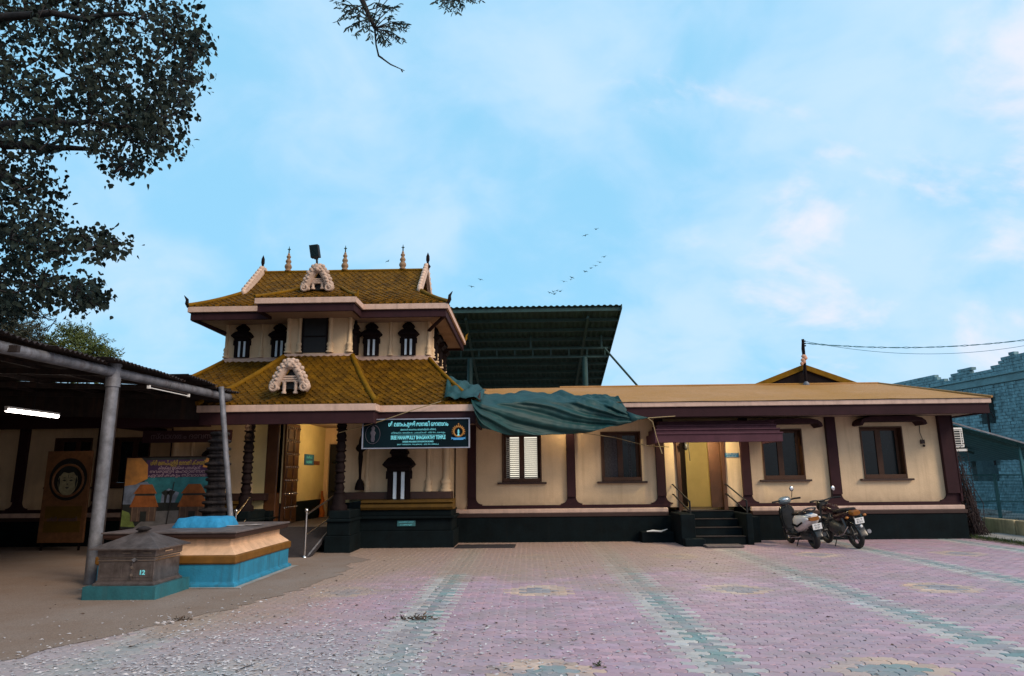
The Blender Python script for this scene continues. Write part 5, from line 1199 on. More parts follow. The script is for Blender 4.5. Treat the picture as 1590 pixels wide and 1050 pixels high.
q.tube([atY(588, 87, 7.2), atY(594, 91, 7.18)], .012, 5); q.tube([atY(623, 108, 7.2), atY(625, 112, 7.2)], .008, 4); q.build('bare_twig', 'bark', ov)
lv, lf_ = [], []; LSH = leaf_shape('lance'); q = MB()
ends = [(526, 12), (524, 32), (538, 45), (552, 54), (568, 40), (556, 28), (545, 18), (575, 62), (590, 64), (604, 68), (615, 62), (628, 63), (632, 37), (630, 45), (624, 34), (612, 45), (600, 50), (600, 10), (612, 12), (622, 6), (592, 6), (578, 20), (565, 12), (585, 32), (610, 24), (596, 66), (520, 2), (535, 28), (548, 40), (542, 8),
        (675, 4), (684, 12), (694, 16), (704, 18), (712, 22), (720, 12), (716, 6), (702, 6), (690, 4), (738, 2), (748, 1), (730, 2), (512, -12), (650, -20), (700, -20), (560, -30), (600, -25), (640, -40), (740, -25)]
for ex, ey in ends:
    yy = rnd.uniform(6.9, 7.5); e = atY(ex, ey, yy); root = T2 if (ex > 583 and ex < 660 and ey > 20) else (atY(700, -8, 7.6) if ex > 665 else (T1.lerp(T2, rnd.random()) if ex < 660 else T1))
    m1 = root.lerp(e, .55)+Vector((0, 0, .04)); q.tube([root, m1, e], [.008, .006, .003], 4, cap=False)
    for k in range(9):
        p = m1.lerp(e, k/8); ax = (e-m1).normalized()
        for s2 in (-1, 1):
            d = ax*.5 + Vector((s2*rnd.uniform(.4, 1), rnd.uniform(-.5, .5), -rnd.uniform(.2, .9))); add_leaf(lv, lf_, p+rv(.008), d, rv(), rnd.uniform(.05, .085), LSH)
q.build('twigs', 'bark', ov, kind='stuff'); mesh_obj('foliage', lv, lf_, 'leaf_fine', ov, 'stuff')

# bushy trees behind the shed
def bush(name, label, x, y, ztop, crown, m_, n):
    t = thing(name, label, 'tree', (x, y, 0)); cs = [Vector(c) for c in crown]
    MB().tube([(x, y, -.1), (x+.1, y, ztop*.5), (x, y+.1, ztop*.75)], [.2, .14, .07], 8).build('trunk', 'bark', t)
    vs, fs, cl = [], [], []; SH = leaf_shape('lance')
    for _ in range(n):
        cx_, cy_, cz_, rr = rnd.choice(crown); d = rv().normalized()*rr*(rnd.random()**.45); c = Vector((cx_, cy_, cz_))+Vector((d.x*1.25, d.y, d.z*.75)); cl.append(c)
        ax = rv().normalized(); ax.z = abs(ax.z)*.4
        for k in range(14):
            p = c+ax*(k/13*.35)
            add_leaf(vs, fs, p+rv(.03), rv()+ax*.6, rv(), rnd.uniform(.09, .15), SH)
    mesh_obj('foliage', vs, fs, m_, t, 'stuff'); grow(t, [Vector((x, y, ztop*.5)), Vector((x, y+.1, ztop*.75))], cl[::4], .1); return t
def cpt(px, py, y, r): p = atY(px, py, y); return (p.x, p.y, p.z, r)
bush('bushy_tree', 'small bushy bright green tree showing above the shed roof', -14.3, 22.6, 6.2, [cpt(90, 540, 22.5, .75), cpt(120, 532, 22.7, .8), cpt(140, 545, 22.4, .6), cpt(110, 520, 22.9, .5), cpt(70, 545, 22.3, .55), cpt(155, 552, 22.6, .45), cpt(130, 580, 22.6, .9), cpt(90, 585, 22.6, 1.0)], 'leaf_bush', 620)
bush('bushy_tree', 'dark grey green tree behind the shed at the far left', -17.6, 21.5, 7.5, [cpt(-10, 500, 21.5, 1.0), cpt(20, 500, 21.5, .8), cpt(35, 522, 21.4, .5), cpt(-40, 490, 21.6, 1.2), cpt(10, 530, 21.6, .8), cpt(0, 478, 21.6, .6)], 'leaf_shade', 620)

# ------------------------------------------------------------------ pole, cables, birds
pl_ = thing('service_pole', 'thin dark electric service pole on the small gable of the wing', 'pole', (8.27, 19.9, 4.2))
pb, pt_ = Vector((8.28, 19.88, 4.19)), atY(1246.5, 527, 19.9)
MB().tube([pb, pt_], .042, 8).build('pole', 'dark_wood', pl_)
q = MB(); q.lathe([(.09, 0), (.10, .04), (.06, .1), (.045, .12)], pb.x, pb.y, pb.z-.04, 10); q.build('base_collar', 'galv', pl_)
for dz in (.06, .13, .2):
    MB().ball(pt_+Vector((.05, -.01, -dz)), (.03, .03, .024), 7).build('insulator', 'dark_wood', pl_)
MB().tube([pt_+Vector((-.03, 0, -.05)), pt_+Vector((-.07, -.02, -.3)), pt_+Vector((-.05, -.02, -.7)), pt_+Vector((-.09, 0, -1.05)), pb+Vector((-.06, 0, .3))], .012, 5).build('loose_wire', 'black', pl_)
fg = MB(); c = pt_.lerp(pb, .46)
for i in range(5):
    fg.ball(c+Vector((-.02+.05*(i % 2)-.02*i, -.04, .10-.055*i)), (.085-.008*i, .05, .06), 7)
fg.build('tied_rag', 'flag_peach', label='peach coloured rag tied round the thin service pole', cat='rag', loc=tuple(c))
_e = atY(1760, 497, 20.4); up_ = thing('utility_pole', 'concrete utility pole beyond the right edge that carries the cables', 'pole', (_e.x, 20.4, 0))
MB().tube([(_e.x, 20.4, -.1), (_e.x, 20.4, _e.z+.5)], [.16, .11], 8).build('pole', 'concrete', up_)
def cable(label, a, b, sag, r, twist=False):
    a, b = Vector(a), Vector(b); n = 40; t = thing('overhead_cable', label, 'cable', tuple(a), 'cables from the service pole')
    def pt(u, ph=0):
        p = a.lerp(b, u); p.z -= sag*4*u*(1-u); return p+Vector((0, .02*math.cos(u*90+ph), .02*math.sin(u*90+ph))) if twist else p
    for ph in ((0, math.pi) if twist else (0,)): MB().tube([pt(i/n, ph) for i in range(n+1)], r, 5).build('strand', 'wire_m', t)
def ext(px, py, y, a):   # cable end so that it passes the given direction on its way to the far pole
    return atY(px, py, y)
cable('upper twisted overhead cable running right from the service pole', pt_+Vector((.05, 0, -.12)), _e, .42, .009, True)
cable('lower slack overhead cable running right from the service pole', pt_+Vector((.05, 0, -.06)), _e+Vector((0, 0, .15)), .74, .007)
bird_px = [(926, 356, 1), (909, 366, 1), (938.5, 399, 1), (931, 407.5, -1), (924.5, 413, -1), (918, 416.5, 1), (909, 422, 0), (888, 431.5, -1), (886, 434.5, -1), (875.5, 437.5, -1), (864.5, 451.5, 0), (870, 452.5, 1), (859.5, 453.5, -1), (853.5, 454.8, -1), (860, 456.8, -1), (746, 434.5, -1), (732, 445.5, -1), (602, 406, 1)]
def bird_mesh():
    q = MB(); q.ball((0, 0, 0), (.05, .17, .05), 8); q.ball((0, .17, .02), (.035, .05, .035), 6)
    q.add([(-.02, -.15, 0), (.02, -.15, 0), (.05, -.30, .0), (-.05, -.30, .0)], [(0, 1, 2, 3)])
    for s2 in (-1, 1): q.add([(s2*.03, .08, .02), (s2*.22, .10, .10), (s2*.46, -.02, .02), (s2*.22, -.06, .08), (s2*.03, -.08, .02)], [(0, 1, 2, 3, 4)] if s2 > 0 else [(4, 3, 2, 1, 0)])
    return q
BL = ['upper right bird of the high pair above the metal roof shed', 'lower left bird of the high pair above the metal roof shed', 'rightmost and highest bird of the slanting line above the shed', 'second bird from the right in the slanting line', 'third bird from the right in the slanting line', 'fourth bird from the right in the slanting line', 'lowest bird of the five at the right of the slanting line', 'upper bird of two flying wing to wing mid line', 'lower bird of two flying wing to wing mid line', 'single bird between the wing to wing two and the lowest cluster', 'topmost bird of the lowest cluster of birds', 'rightmost bird of the lowest cluster of birds', 'middle bird of the lowest cluster of birds', 'leftmost bird of the lowest cluster of birds', 'bottom bird of the lowest cluster of birds', 'upper right bird of the pair right of the gatehouse ridge', 'lower left bird of the pair right of the gatehouse ridge', 'lone bird close beside the right gatehouse finial']
bm0 = None
for i, (px, py, tilt) in enumerate(bird_px):
    p = atY(px, py, 62+rnd.uniform(-4, 4))
    if bm0 is None: bm0 = bird_mesh().build('bird', 'bird_m', local=True); o = bm0
    else: o = bm0.copy(); COL.objects.link(o)
    o.location = p; o.rotation_euler = (R(rnd.uniform(-12, 12)), R(-tilt*14+rnd.uniform(-6, 6)), R(rnd.uniform(-50, 50))); o.scale = [.9*rnd.uniform(.8, 1.1)]*3
    o['label'] = BL[i]; o['category'] = 'bird'; o['group'] = 'birds flying in the distance'

# ------------------------------------------------------------------ altar, hundi, pillar, banner, poster
al = thing('altar_platform', 'stepped stone altar platform with bright blue base and cream waist', 'altar', (-5.5, 11.8, 0))
def tier(name, m_, prof, x0, x1, y0, y1, parent, bev=.012):
    """stack of rectangles inset by d at height z"""
    q = MB(); rings = [[(x0+d, y0+d, z), (x1-d, y0+d, z), (x1-d, y1-d, z), (x0+d, y1-d, z)] for d, z in prof]
    q.loft(rings, sm=False); return q.build(name, m_, parent, bevel=bev)
ax0, ax1, ay0, ay1 = -6.62, -4.50, 10.62, 13.0
tier('base', 'blue_paint', [(-.05, -.02), (-.05, .045), (.0, .07), (.0, .335)], ax0, ax1, ay0, ay1, al)
tier('brown_band', 'altar_brown', [(-.015, .337), (-.03, .36), (-.03, .455), (.0, .468)], ax0, ax1, ay0, ay1, al)
tier('waist', 'altar_cream', [(.0, .47), (.14, .60), (.14, .70)], ax0, ax1, ay0, ay1, al, .004)
tier('cap_edge', 'brown_ledge', [(.06, .702), (.02, .73), (.02, .79)], ax0, ax1, ay0, ay1, al)
tier('cap', 'slab', [(.0, .792), (.0, .815), (.3, .835)], ax0, ax1, ay0, ay1, al, .006)
q = MB(); G = []; nx_, ny_ = 22, 14
for i in range(nx_+1):
    for j in range(ny_+1):
        u, v_ = i/nx_*2-1, j/ny_*2-1; h = max(0, 1-u**6)*max(0, 1-v_**6); 
        z = .838+(.15*min(1, 2.2*h)+.015*mnoise.noise(Vector((u*2, v_*2, 4)))*h+.005*math.sin(u*9+v_*4)*h)
        G.append((-5.42+u*.40+.02*mnoise.noise(Vector((v_*4, u, 1))), 11.55+v_*.36+.02*mnoise.noise(Vector((u*4, v_, 7))), z))
q.add(G, [(i*(ny_+1)+j, (i+1)*(ny_+1)+j, (i+1)*(ny_+1)+j+1, i*(ny_+1)+j+1) for i in range(nx_) for j in range(ny_)], 0, True)
q.build('blue_cloth', 'blue_cloth', label='bright blue cloth bundle lying on the altar platform', cat='cloth', loc=(-5.62, 11.55, .838))
rg = MB(); G = []
for i in range(15):
    for j in range(5): G.append((-5.35+i*.055, 11.2+j*.05+i*.035, .842+.015*abs(mnoise.noise(Vector((i*.6, j*.9, 2))))))
rg.add(G, [(i*5+j, (i+1)*5+j, (i+1)*5+j+1, i*5+j+1) for i in range(14) for j in range(4)], 0, True); rg.build('wet_rag', 'rag', label='pale rag smeared flat on the altar slab in front of the blue cloth', cat='rag', loc=(-5, 11.4, .842))
# pale cement skirt round the altar foot
q = MB(); n = 40; pts = []
for i in range(n):
    t = i/n*4; k = int(t); f = t-k; cs = [(ax0-.15, ay0-.15), (ax1+.15, ay0-.15), (ax1+.16, ay1+.12), (ax0-.15, ay1+.15)]
    a, b = cs[k], cs[(k+1) % 4]; x, y = lerp(a[0], b[0], f), lerp(a[1], b[1], f); j = .05*mnoise.noise(Vector((x*3, y*3, 1))); pts.append((x+j, y+j, .010))
q.add(pts, [tuple(range(n))]); q.build('cement_skirt', 'concrete', al)

hd = thing('donation_box', 'weathered steel donation box with pyramid lid, teal base and number 12', 'donation box', (-5.62, 10.0, 0))
hx0, hx1, hy0, hy1 = -6.12, -5.13, 9.58, 10.48
tier('base', 'teal_paint', [(0, -.02), (0, .175)], hx0-.02, hx1+.02, hy0-.02, hy1+.02, hd, .01)
tier('foot', 'hundi_steel', [(.06, .177), (.06, .20), (.09, .22), (.09, .24)], hx0, hx1, hy0, hy1, hd, .004)
tier('body', 'hundi_steel', [(.10, .242), (.10, .55), (.08, .56), (.08, .655)], hx0, hx1, hy0, hy1, hd, .006)
tier('lid', 'hundi_steel', [(.0, .657), (.0, .675), (.04, .69), (.42, .87), (.44, .90)], hx0, hx1, hy0, hy1, hd, .004)
q = MB(); q.lathe([(.07, 0), (.11, .02), (.06, .05), (.02, .06)], (hx0+hx1)/2, (hy0+hy1)/2, .885, 12); q.build('lid_knob', 'stone', hd)
for z0, z1 in ((.50, .515), (.54, .55)):
    q = MB(); q.box(hx0+.09, hx1-.09, hy0+.088, hy0+.099, z0, z1); q.box(hx1-.099, hx1-.088, hy0+.1, hy1-.09, z0, z1); q.build('moulding', 'steel', hd)
for a, b in ((hx0+.14, hx0+.44), (hx0+.56, hx0+.86)): MB().box(a, b, hy0+.092, hy0+.099, .28, .48).build('door_panel', 'hundi_steel', hd, bevel=.004)
for xx in (hx0+.5, hx0+.8): MB().box(xx-.06, xx+.06, hy0+.065, hy0+.079, .605, .615).build('coin_slot', 'steel', hd)
MB().box(hx1-.079, hx1-.066, hy0+.3, hy0+.5, .605, .62).build('coin_slot', 'steel', hd)
q = MB(); q.box(hx0+.585, hx0+.60, hy0+.075, hy0+.087, .26, .50); q.build('hasp', 'hundi_steel', hd)
for z in (.30, .40): MB().box(hx0+.575, hx0+.615, hy0+.068, hy0+.0745, z, z+.035).build('latch', 'steel', hd)
MB().prism([(hx0+.62, .49), (hx0+.66, .52), (hx0+.62, .545), (hx0+.58, .52)], hy0+.06, hy0+.074).build('padlock', 'galv', hd)
text('12', .085, (hx0+.74, hy0+.086, .345), 'board_cyan', hd, width=.07, bold=.003)

sp2 = thing('stone_lamp_pillar', 'dark layered stone lamp pillar standing behind the altar platform', 'lamp pillar', (-6.22, 13.55, 0))
pr = [(.36, 0), (.36, .3), (.30, .34), (.30, .6), (.34, .64), (.34, .72), (.25, .76)]
z = .76
while z < 2.55:
    k = lerp(1, .78, (z-.76)/1.8)*rnd.uniform(.86, 1.12); pr += [(.20*k, z+.01), (.20*k, z+.06), (.25*k, z+.075), (.265*k, z+.10), (.25*k, z+.125), (.19*k, z+.14)]; z += .15
pr += [(.14, z+.02), (.17, z+.06), (.10, z+.12), (.05, z+.2)]
for a, b in zip(range(0, len(pr)-6, 6), range(6, len(pr)+6, 6)): MB().lathe(pr[a:b+1], -6.22, 13.55, 0, 14, sm=False).build('stone_disc', 'stone', sp2)

bn = thing('temple_banner', 'printed banner with two orange roofed temples leaning behind the altar', 'banner', (-7.2, 14.35, .5))
bx0, bx1, bz0, bz1, by = -8.52, -6.62, .62, 2.07, 14.3
q = MB(); q.box(bx0-.03, bx1+.03, by+.01, by+.04, bz0-.06, bz1+.03); q.box(bx0, bx0+.05, by+.041, by+.09, 0, bz1); q.box(bx1-.05, bx1, by+.041, by+.09, 0, bz1); q.build('frame', 'dark_wood', bn)
W_, H_ = bx1-bx0, bz1-bz0
def bp(name, m_, poly, k=1): 
    q = MB(); d = .003*k; q.prism([(bx0+x*W_, bz0+z_*H_) for x, z_ in poly], by+.008-d, by+.009); return q.build(name, m_, bn)
bp('print', 'print_dark', [(0, 0), (1, 0), (1, 1), (0, 1)], 0)
bp('printed_sky', 'print_sky', [(.22, .36), (1, .36), (1, .72), (.22, .72)])
bp('printed_cloud', 'print_cloud', [(.0, .34), (.34, .34), (.36, .5), (.25, .66), (0, .62)], 2)
bp('printed_cloud', 'print_cloud', [(.42, .36), (.58, .36), (.62, .5), (.5, .56), (.43, .5)], 2)
bp('printed_glow', 'print_glow', [(0, .60), (.12, .62), (.25, .7), (.24, .9), (.16, 1), (0, 1)], 3)
bp('printed_glow', 'print_glow', [(.86, .86), (1, .84), (1, 1), (.9, 1)], 3)
bp('printed_ground', 'print_ground', [(.14, 0), (1, 0), (1, .26), (.3, .24), (.24, .12)], 2)
bp('printed_lawn', 'print_grass', [(0, .03), (.16, .02), (.08, .22), (0, .26)], 2)
bp('printed_band', 'print_violet', [(.22, .72), (1, .72), (1, .97), (.22, .97)], 1)
for ox, s_ in ((.24, 1.0), (.78, 1.05)):
    def tp_(pts): return [(ox+x*s_, z_) for x, z_ in pts]
    bp('printed_roof', 'print_orange', tp_([(-.16, .30), (.16, .30), (.11, .46), (-.11, .46)]), 4); bp('printed_wall', 'print_dark', tp_([(-.11, .46), (.11, .46), (.11, .49), (-.11, .49)]), 3)
    bp('printed_roof', 'print_orange', tp_([(-.13, .49), (.13, .49), (.07, .62), (-.06, .62)]), 4); bp('printed_wall', 'print_wall', tp_([(-.14, .10), (.14, .10), (.14, .298), (-.14, .298)]), 3); bp('printed_door', 'print_dark', tp_([(-.035, .10), (.035, .10), (.035, .24), (-.035, .24)]), 4)
    for px_ in (-.13, -.07, .06, .12): bp('printed_post', 'print_post', tp_([(px_, .10), (px_+.008, .10), (px_+.008, .298), (px_, .298)]), 5)
for px_ in (.46, .52): bp('printed_palm', 'print_dark', [(px_, .3), (px_+.012, .3), (px_+.03, .46), (px_+.06, .52), (px_, .54), (px_-.04, .5), (px_, .46)], 4)
for s, sz, zz_, m_, w_ in (('ശ്രീ മണപ്പുള്ളി ഭഗവതി ക്ഷേത്രം', .13, .92, 'print_yellow', 1.25), ('കിഴക്കേ യാക്കര പാലക്കാട്', .09, .85, 'print_pink', .9), ('നവരാത്രി മഹോത്സവം', .09, .80, 'print_pink', 1.25), ('ഏവർക്കും സ്വാഗതം', .09, .745, 'print_pink', 1.3)):
    text(s, sz, (bx0+.6*W_, by-.006, bz0+zz_*H_), m_, bn, width=w_, extrude=.001)
MB().tube([(-7.55, by-.03, bz0+.02), (-7.45, by-.03, bz0+.95)], .008, 5).build('prop_stick', 'black', bn)

ps = thing('deity_poster', 'tall framed poster with a round face emblem standing by the left wing', 'poster', (-11.3, 16.3, .0))
qx0, qx1, qy = -11.62, -10.52, 16.2
q = MB(); q.box(qx0, qx1, qy, qy+.06, .18, 2.32); q.build('board', 'poster_frame', ps, bevel=.01); cxp, czp = (qx0+qx1)/2+.03, 1.62
q = MB()
def disc(q, cx_, cz_, rx_, rz_, y0, y1): q.prism([(cx_+rx_*math.cos(2*math.pi*i/28), cz_+rz_*math.sin(2*math.pi*i/28)) for i in range(28)], y0, y1)
disc(q, cxp, czp+.03, .46, .50, qy-.004, qy-.001); q.build('dark_ring', 'black', ps)
q = MB(); q.torus((cxp, qy-.008, czp), (0, 1, 0), .37, .03, 30, 6); q.build('gold_ring', 'poster_frame', ps)
q = MB(); disc(q, cxp, czp-.03, .24, .32, qy-.010, qy-.006); q.build('face_disc', 'poster_face', ps)
q = MB(); q.prism([(cxp-.23, czp+.12), (cxp-.2, czp+.10), (cxp-.12, czp+.20), (cxp, czp+.17), (cxp+.12, czp+.20), (cxp+.2, czp+.10), (cxp+.23, czp+.12), (cxp+.19, czp+.30), (cxp+.1, czp+.40), (cxp, czp+.46), (cxp-.1, czp+.40), (cxp-.19, czp+.30)], qy-.014, qy-.0105)
for s2 in (-1, 1):
    q.prism([(cxp+s2*.03, czp+.0), (cxp+s2*.08, czp+.022), (cxp+s2*.135, czp+.005), (cxp+s2*.08, czp-.018)], qy-.014, qy-.0105); q.prism([(cxp+s2*.025, czp+.05), (cxp+s2*.08, czp+.075), (cxp+s2*.15, czp+.05), (cxp+s2*.08, czp+.062)], qy-.014, qy-.0105)
    q.prism([(cxp+s2*.20, czp+.1), (cxp+s2*.235, czp+.0), (cxp+s2*.20, czp-.2), (cxp+s2*.185, czp-.05)], qy-.014, qy-.0105)
q.prism([(cxp-.03, czp-.085), (cxp, czp-.07), (cxp+.03, czp-.085), (cxp, czp-.10)], qy-.014, qy-.0105); q.prism([(cxp-.055, czp-.165), (cxp, czp-.15), (cxp+.055, czp-.165), (cxp, czp-.195)], qy-.014, qy-.0105); q.box(cxp-.006, cxp+.006, qy-.014, qy-.0105, czp+.05, czp+.14)
q.build('face_print', 'print_dark', ps, kind='stuff')
B('caption_panel', 'poster_gold', ps, qx0+.12, qx1-.1, qy-.006, qy-.001, .42, .68); B('caption_panel', 'poster_gold', ps, qx0+.12, qx1-.1, qy-.006, qy-.001, .74, 1.02)
text('ശ്രീ ഭഗവതി', .13, ((qx0+qx1)/2, qy-.01, .71), 'letter_dim', ps, width=.72)
for x in (qx0+.1, qx1-.1): B('leg', 'dark_wood', ps, x-.02, x+.02, qy+.02, qy+.06, 0, .178)
nb = thing('beam_nameboard', 'dark beam with dim raised lettering under the left gatehouse eave', 'nameboard', (-8.2, 15.6, 2.5))
B('board', 'purple', nb, -9.0, -6.9, 15.62, 15.66, 2.46, 2.74); text('സ്വാഗതം ദേവസ്വം', .17, (-7.95, 15.615, 2.6), 'letter_dim', nb, width=1.7)

# ------------------------------------------------------------------ ramp and steel rails before the passage
rp = thing('entrance_ramp', 'dark sheet metal ramp rising from the yard to the gatehouse passage', 'ramp', (-5.4, 15.2, 0))
q = MB(); q.prism([(14.40, 0), (16.19, .50), (16.19, .44), (14.55, -.02)], -6.18, -4.56, 'x'); q.build('deck', 'mat_grey', rp)
for x in (-6.14, -4.60): MB().tube([(x, 14.45, .03), (x, 16.1, .49)], .02, 6).build('side_rail', 'galv', rp)
def handrail(x, label, xe):
    t = thing('steel_handrail', label, 'handrail', (x, 14.45, 0), 'stainless handrails of the ramp')
    q = MB(); q.tube([(x, 14.43, -.02), (x, 14.43, .92)], .026, 10); q.build('post', 'steel', t); MB().ball((x, 14.43, .95), .045, 10).build('ball_cap', 'steel', t); MB().lathe([(.06, 0), (.055, .02), (.03, .04)], x, 14.43, .0, 12).build('foot', 'steel', t)
    MB().tube([(x, 14.43, .86), (x+xe, 15.5, 1.215)], .022, 10).build('upper_rail', 'steel', t); MB().tube([(x, 14.43, .44), (x+xe*.9, 15.32, .74)], .018, 10).build('lower_rail', 'steel', t)
handrail(-4.66, 'polished steel handrail with ball post on the right side of the ramp', .26); handrail(-6.16, 'polished steel handrail on the left side of the ramp behind the altar', -.16)
q = MB(); G = []
for i in range(25):
    for j in range(9): G.append((-1.72+i*.058+.02*(j/8), 16.0+j*.10, .012+.006*mnoise.noise(Vector((i*.4, j*.5, 1)))))
q.add(G, [(i*9+j, (i+1)*9+j, (i+1)*9+j+1, i*9+j+1) for i in range(24) for j in range(8)], 0, True)
o = q.build('floor_mat', 'mat_grey', label='dark grey mat lying on the paving beside the gatehouse plinth', cat='mat', loc=(-1, 16.4, .012)); o.modifiers.new('thick', 'SOLIDIFY').thickness = .012
MB().box(3.96, 4.78, 15.58, 15.98, .012, .055).build('step_stone', 'slab', label='thin stone slab lying at the foot of the porch steps', cat='slab', loc=(4.4, 15.8, .012), bevel=.008)
q = MB(); q.tube([(2.86, 16.9, .27), (3.0, 16.88, .285), (3.2, 16.87, .27), (3.36, 16.9, .32)], [.012, .025, .02, .008], 7); q.build('bent_pipe', 'white_plastic', label='short white bent pipe on the low ledge left of the porch steps', cat='pipe', loc=(3.1, 16.88, .28))

# ------------------------------------------------------------------ two wheelers
def wheel(t, c, R0, r, rim='steel', tread=True, n='wheel', spokes=5):
    o = MB().torus(c, (1, 0, 0), R0, r, 32, 10).build(n, 'rubber', t, local=True)
    q = MB(); q.torus(c, (1, 0, 0), R0-r*.75, .018, 28, 6); c = Vector(c)
    q.tube([c-Vector((r*.8, 0, 0)), c+Vector((r*.8, 0, 0))], .045, 10)
    for i in range(spokes): a = 2*math.pi*i/spokes; q.tube([c, c+Vector((0, math.cos(a), math.sin(a)))*(R0-r*.7)], .014, 5)
    q.build('rim', rim, o, local=True); return o
def ringx(y, zc, w, h, n=14, sq=2.6, tilt=0):
    out_ = []
    for i in range(n):
        a = 2*math.pi*i/n; ca, sa = math.cos(a), math.sin(a)
        x = w*math.copysign(abs(ca)**(2/sq), ca); z = h*math.copysign(abs(sa)**(2/sq), sa); out_.append((x, y+tilt*z, zc+z))
    return out_
def mirror(t, base, tip, m_='bike_black'):
    base, tip = Vector(base), Vector(tip); o = MB().tube([base, base.lerp(tip, .5)+Vector((0, -.02, .03)), tip], .008, 6).build('mirror', m_, t, local=True)
    MB().ball(tip+Vector((0, .012, .04)), (.052, .018, .062), 12).build('mirror_shell', m_, o, local=True); MB().ball(tip+Vector((0, -.004, .04)), (.045, .010, .054), 12).build('mirror_glass', 'chrome', o, local=True)
def plate(t, c, lines, tilt=.3):
    c = Vector(c); az = Vector((0, -tilt*.3, 1)).normalized(); ay = Vector((0, 1, tilt*.3)).normalized()
    o = MB().obox(c, (.10, 0, 0), ay*.004, az*.062).build('number_plate', 'white_plastic', t, local=True)
    for i, s in enumerate(lines):
        x = text(s, .05, (0, 0, 0), 'black', o, width=.115, extrude=.0008); x.location = c + Vector((0, -.0065-.0, .026-.052*i)) + ay*0; x.location.y -= .002+.004*0
    return o
sc = thing('parked_scooter', 'white and grey scooter with chrome mirror leaning on its side stand by the wall', 'scooter', (6.22, 15.95, 0))
sc.rotation_euler = (0, R(-9), R(2))
wheel(sc, (0, .64, .225), .17, .055, 'steel'); wheel(sc, (0, -.62, .225), .17, .06, 'engine')
q = MB(); q.loft([ringx(.56, .62, .17, .26, 14, 3), ringx(.50, .60, .20, .30, 14, 3), ringx(.46, .60, .17, .29, 14, 3)]); q.build('leg_shield', 'bike_black', sc, local=True)
MB().loft([ringx(.455, .60, .15, .26, 12, 3), ringx(.44, .60, .14, .25, 12, 3)]).build('inner_shield', 'bike_black', sc, local=True)
MB().loft([ringx(.85, .34, .02, .05), ringx(.76, .40, .085, .06), ringx(.64, .435, .095, .055), ringx(.52, .40, .08, .06), ringx(.46, .33, .04, .05)]).build('front_fender', 'scooter_white', sc, local=True)
MB().tube([(0, .64, .225), (0, .50, .75), (0, .44, .98)], .03, 8).build('steering_column', 'engine', sc, local=True)
MB().loft([ringx(.56, .97, .05, .05), ringx(.53, .98, .13, .085), ringx(.45, 1.0, .15, .09), ringx(.39, 1.0, .12, .06), ringx(.36, 1.0, .05, .03)]).build('handlebar_cowl', 'scooter_grey', sc, local=True)
MB().ball((0, .385, 1.02), (.09, .03, .045), 10).build('speedometer', 'chrome', sc, local=True)
for s2 in (-1, 1):
    MB().tube([(s2*.12, .43, 1.0), (s2*.22, .40, 1.01), (s2*.34, .33, 1.01)], [.018, .020, .022], 8).build('handle_grip', 'rubber', sc, local=True); MB().tube([(s2*.2, .44, 1.0), (s2*.34, .38, .99)], .007, 5).build('brake_lever', 'steel', sc, local=True)
    if s2 > 0: mirror(sc, (s2*.17, .42, 1.04), (s2*.21, .40, 1.20))
MB().loft([ringx(.46, .26, .15, .03, 12, 4), ringx(.2, .25, .15, .035, 12, 4), ringx(-.12, .27, .14, .05, 12, 4)]).build('floorboard', 'bike_black', sc, local=True)
MB().loft([ringx(-.02, .46, .09, .18), ringx(-.14, .52, .17, .20), ringx(-.36, .56, .205, .19), ringx(-.62, .60, .185, .155), ringx(-.82, .65, .135, .095), ringx(-.90, .67, .07, .05)]).build('rear_body', 'scooter_white', sc, local=True)
for s2 in (-1, 1):
    q = MB(); q.prism([(-.15, .50), (-.40, .47), (-.72, .58), (-.70, .61), (-.42, .52), (-.16, .55)], s2*.198, s2*.21, 'x'); q.build('body_stripe', 'bike_black', sc, local=True)
MB().loft([ringx(.02, .70, .10, .03), ringx(-.1, .735, .14, .045), ringx(-.35, .745, .15, .05), ringx(-.62, .775, .13, .05), ringx(-.74, .78, .09, .03)]).build('seat', 'bike_black', sc, local=True)
q = MB(); q.tube([(.13, -.50, .77), (.15, -.66, .80), (.13, -.80, .86), (.06, -.87, .885), (-.06, -.87, .885), (-.13, -.80, .86), (-.15, -.66, .80), (-.13, -.50, .77)], .017, 8); q.build('grab_rail', 'engine', sc, local=True)
MB().loft([ringx(-.70, .74, .10, .02), ringx(-.88, .725, .10, .022), ringx(-.90, .72, .06, .01)]).build('tail_top', 'scooter_white', sc, local=True)
MB().ball((0, -.80, .765), (.035, .05, .006), 8).build('blue_sticker', 'emblem_blue', sc, local=True)
MB().loft([ringx(-.84, .66, .14, .05, 12, 3), ringx(-.91, .655, .11, .042, 12, 3)]).build('tail_light', 'tail_orange', sc, local=True)
for s2 in (-1, 1): MB().ball((s2*.135, -.84, .66), (.035, .05, .03), 8).build('indicator', 'white_plastic', sc, local=True)
MB().loft([ringx(-.60, .47, .07, .03), ringx(-.80, .46, .085, .03), ringx(-.92, .40, .08, .02), ringx(-.97, .28, .07, .01)]).build('rear_fender', 'bike_black', sc, local=True)
plate(sc, (0, -.955, .50), ['KL 09', '4127'])
MB().loft([ringx(-.1, .24, .07, .07), ringx(-.4, .25, .10, .09), ringx(-.66, .25, .08, .07)]).build('engine_case', 'engine', sc, local=True)
MB().tube([(.13, -.25, .2), (.16, -.5, .24), (.16, -.85, .30)], [.03, .05, .045], 10).build('silencer', 'bike_black', sc, local=True)
MB().tube([(-.08, -.05, .2), (-.2, -.12, .03)], .012, 6).build('side_stand', 'black', sc, local=True)
q = MB(); q.tube([(-.19, .10, .20), (-.24, -.02, .24), (-.24, -.40, .26), (-.2, -.5, .3)], .014, 6); q.build('crash_guard', 'steel', sc, local=True)

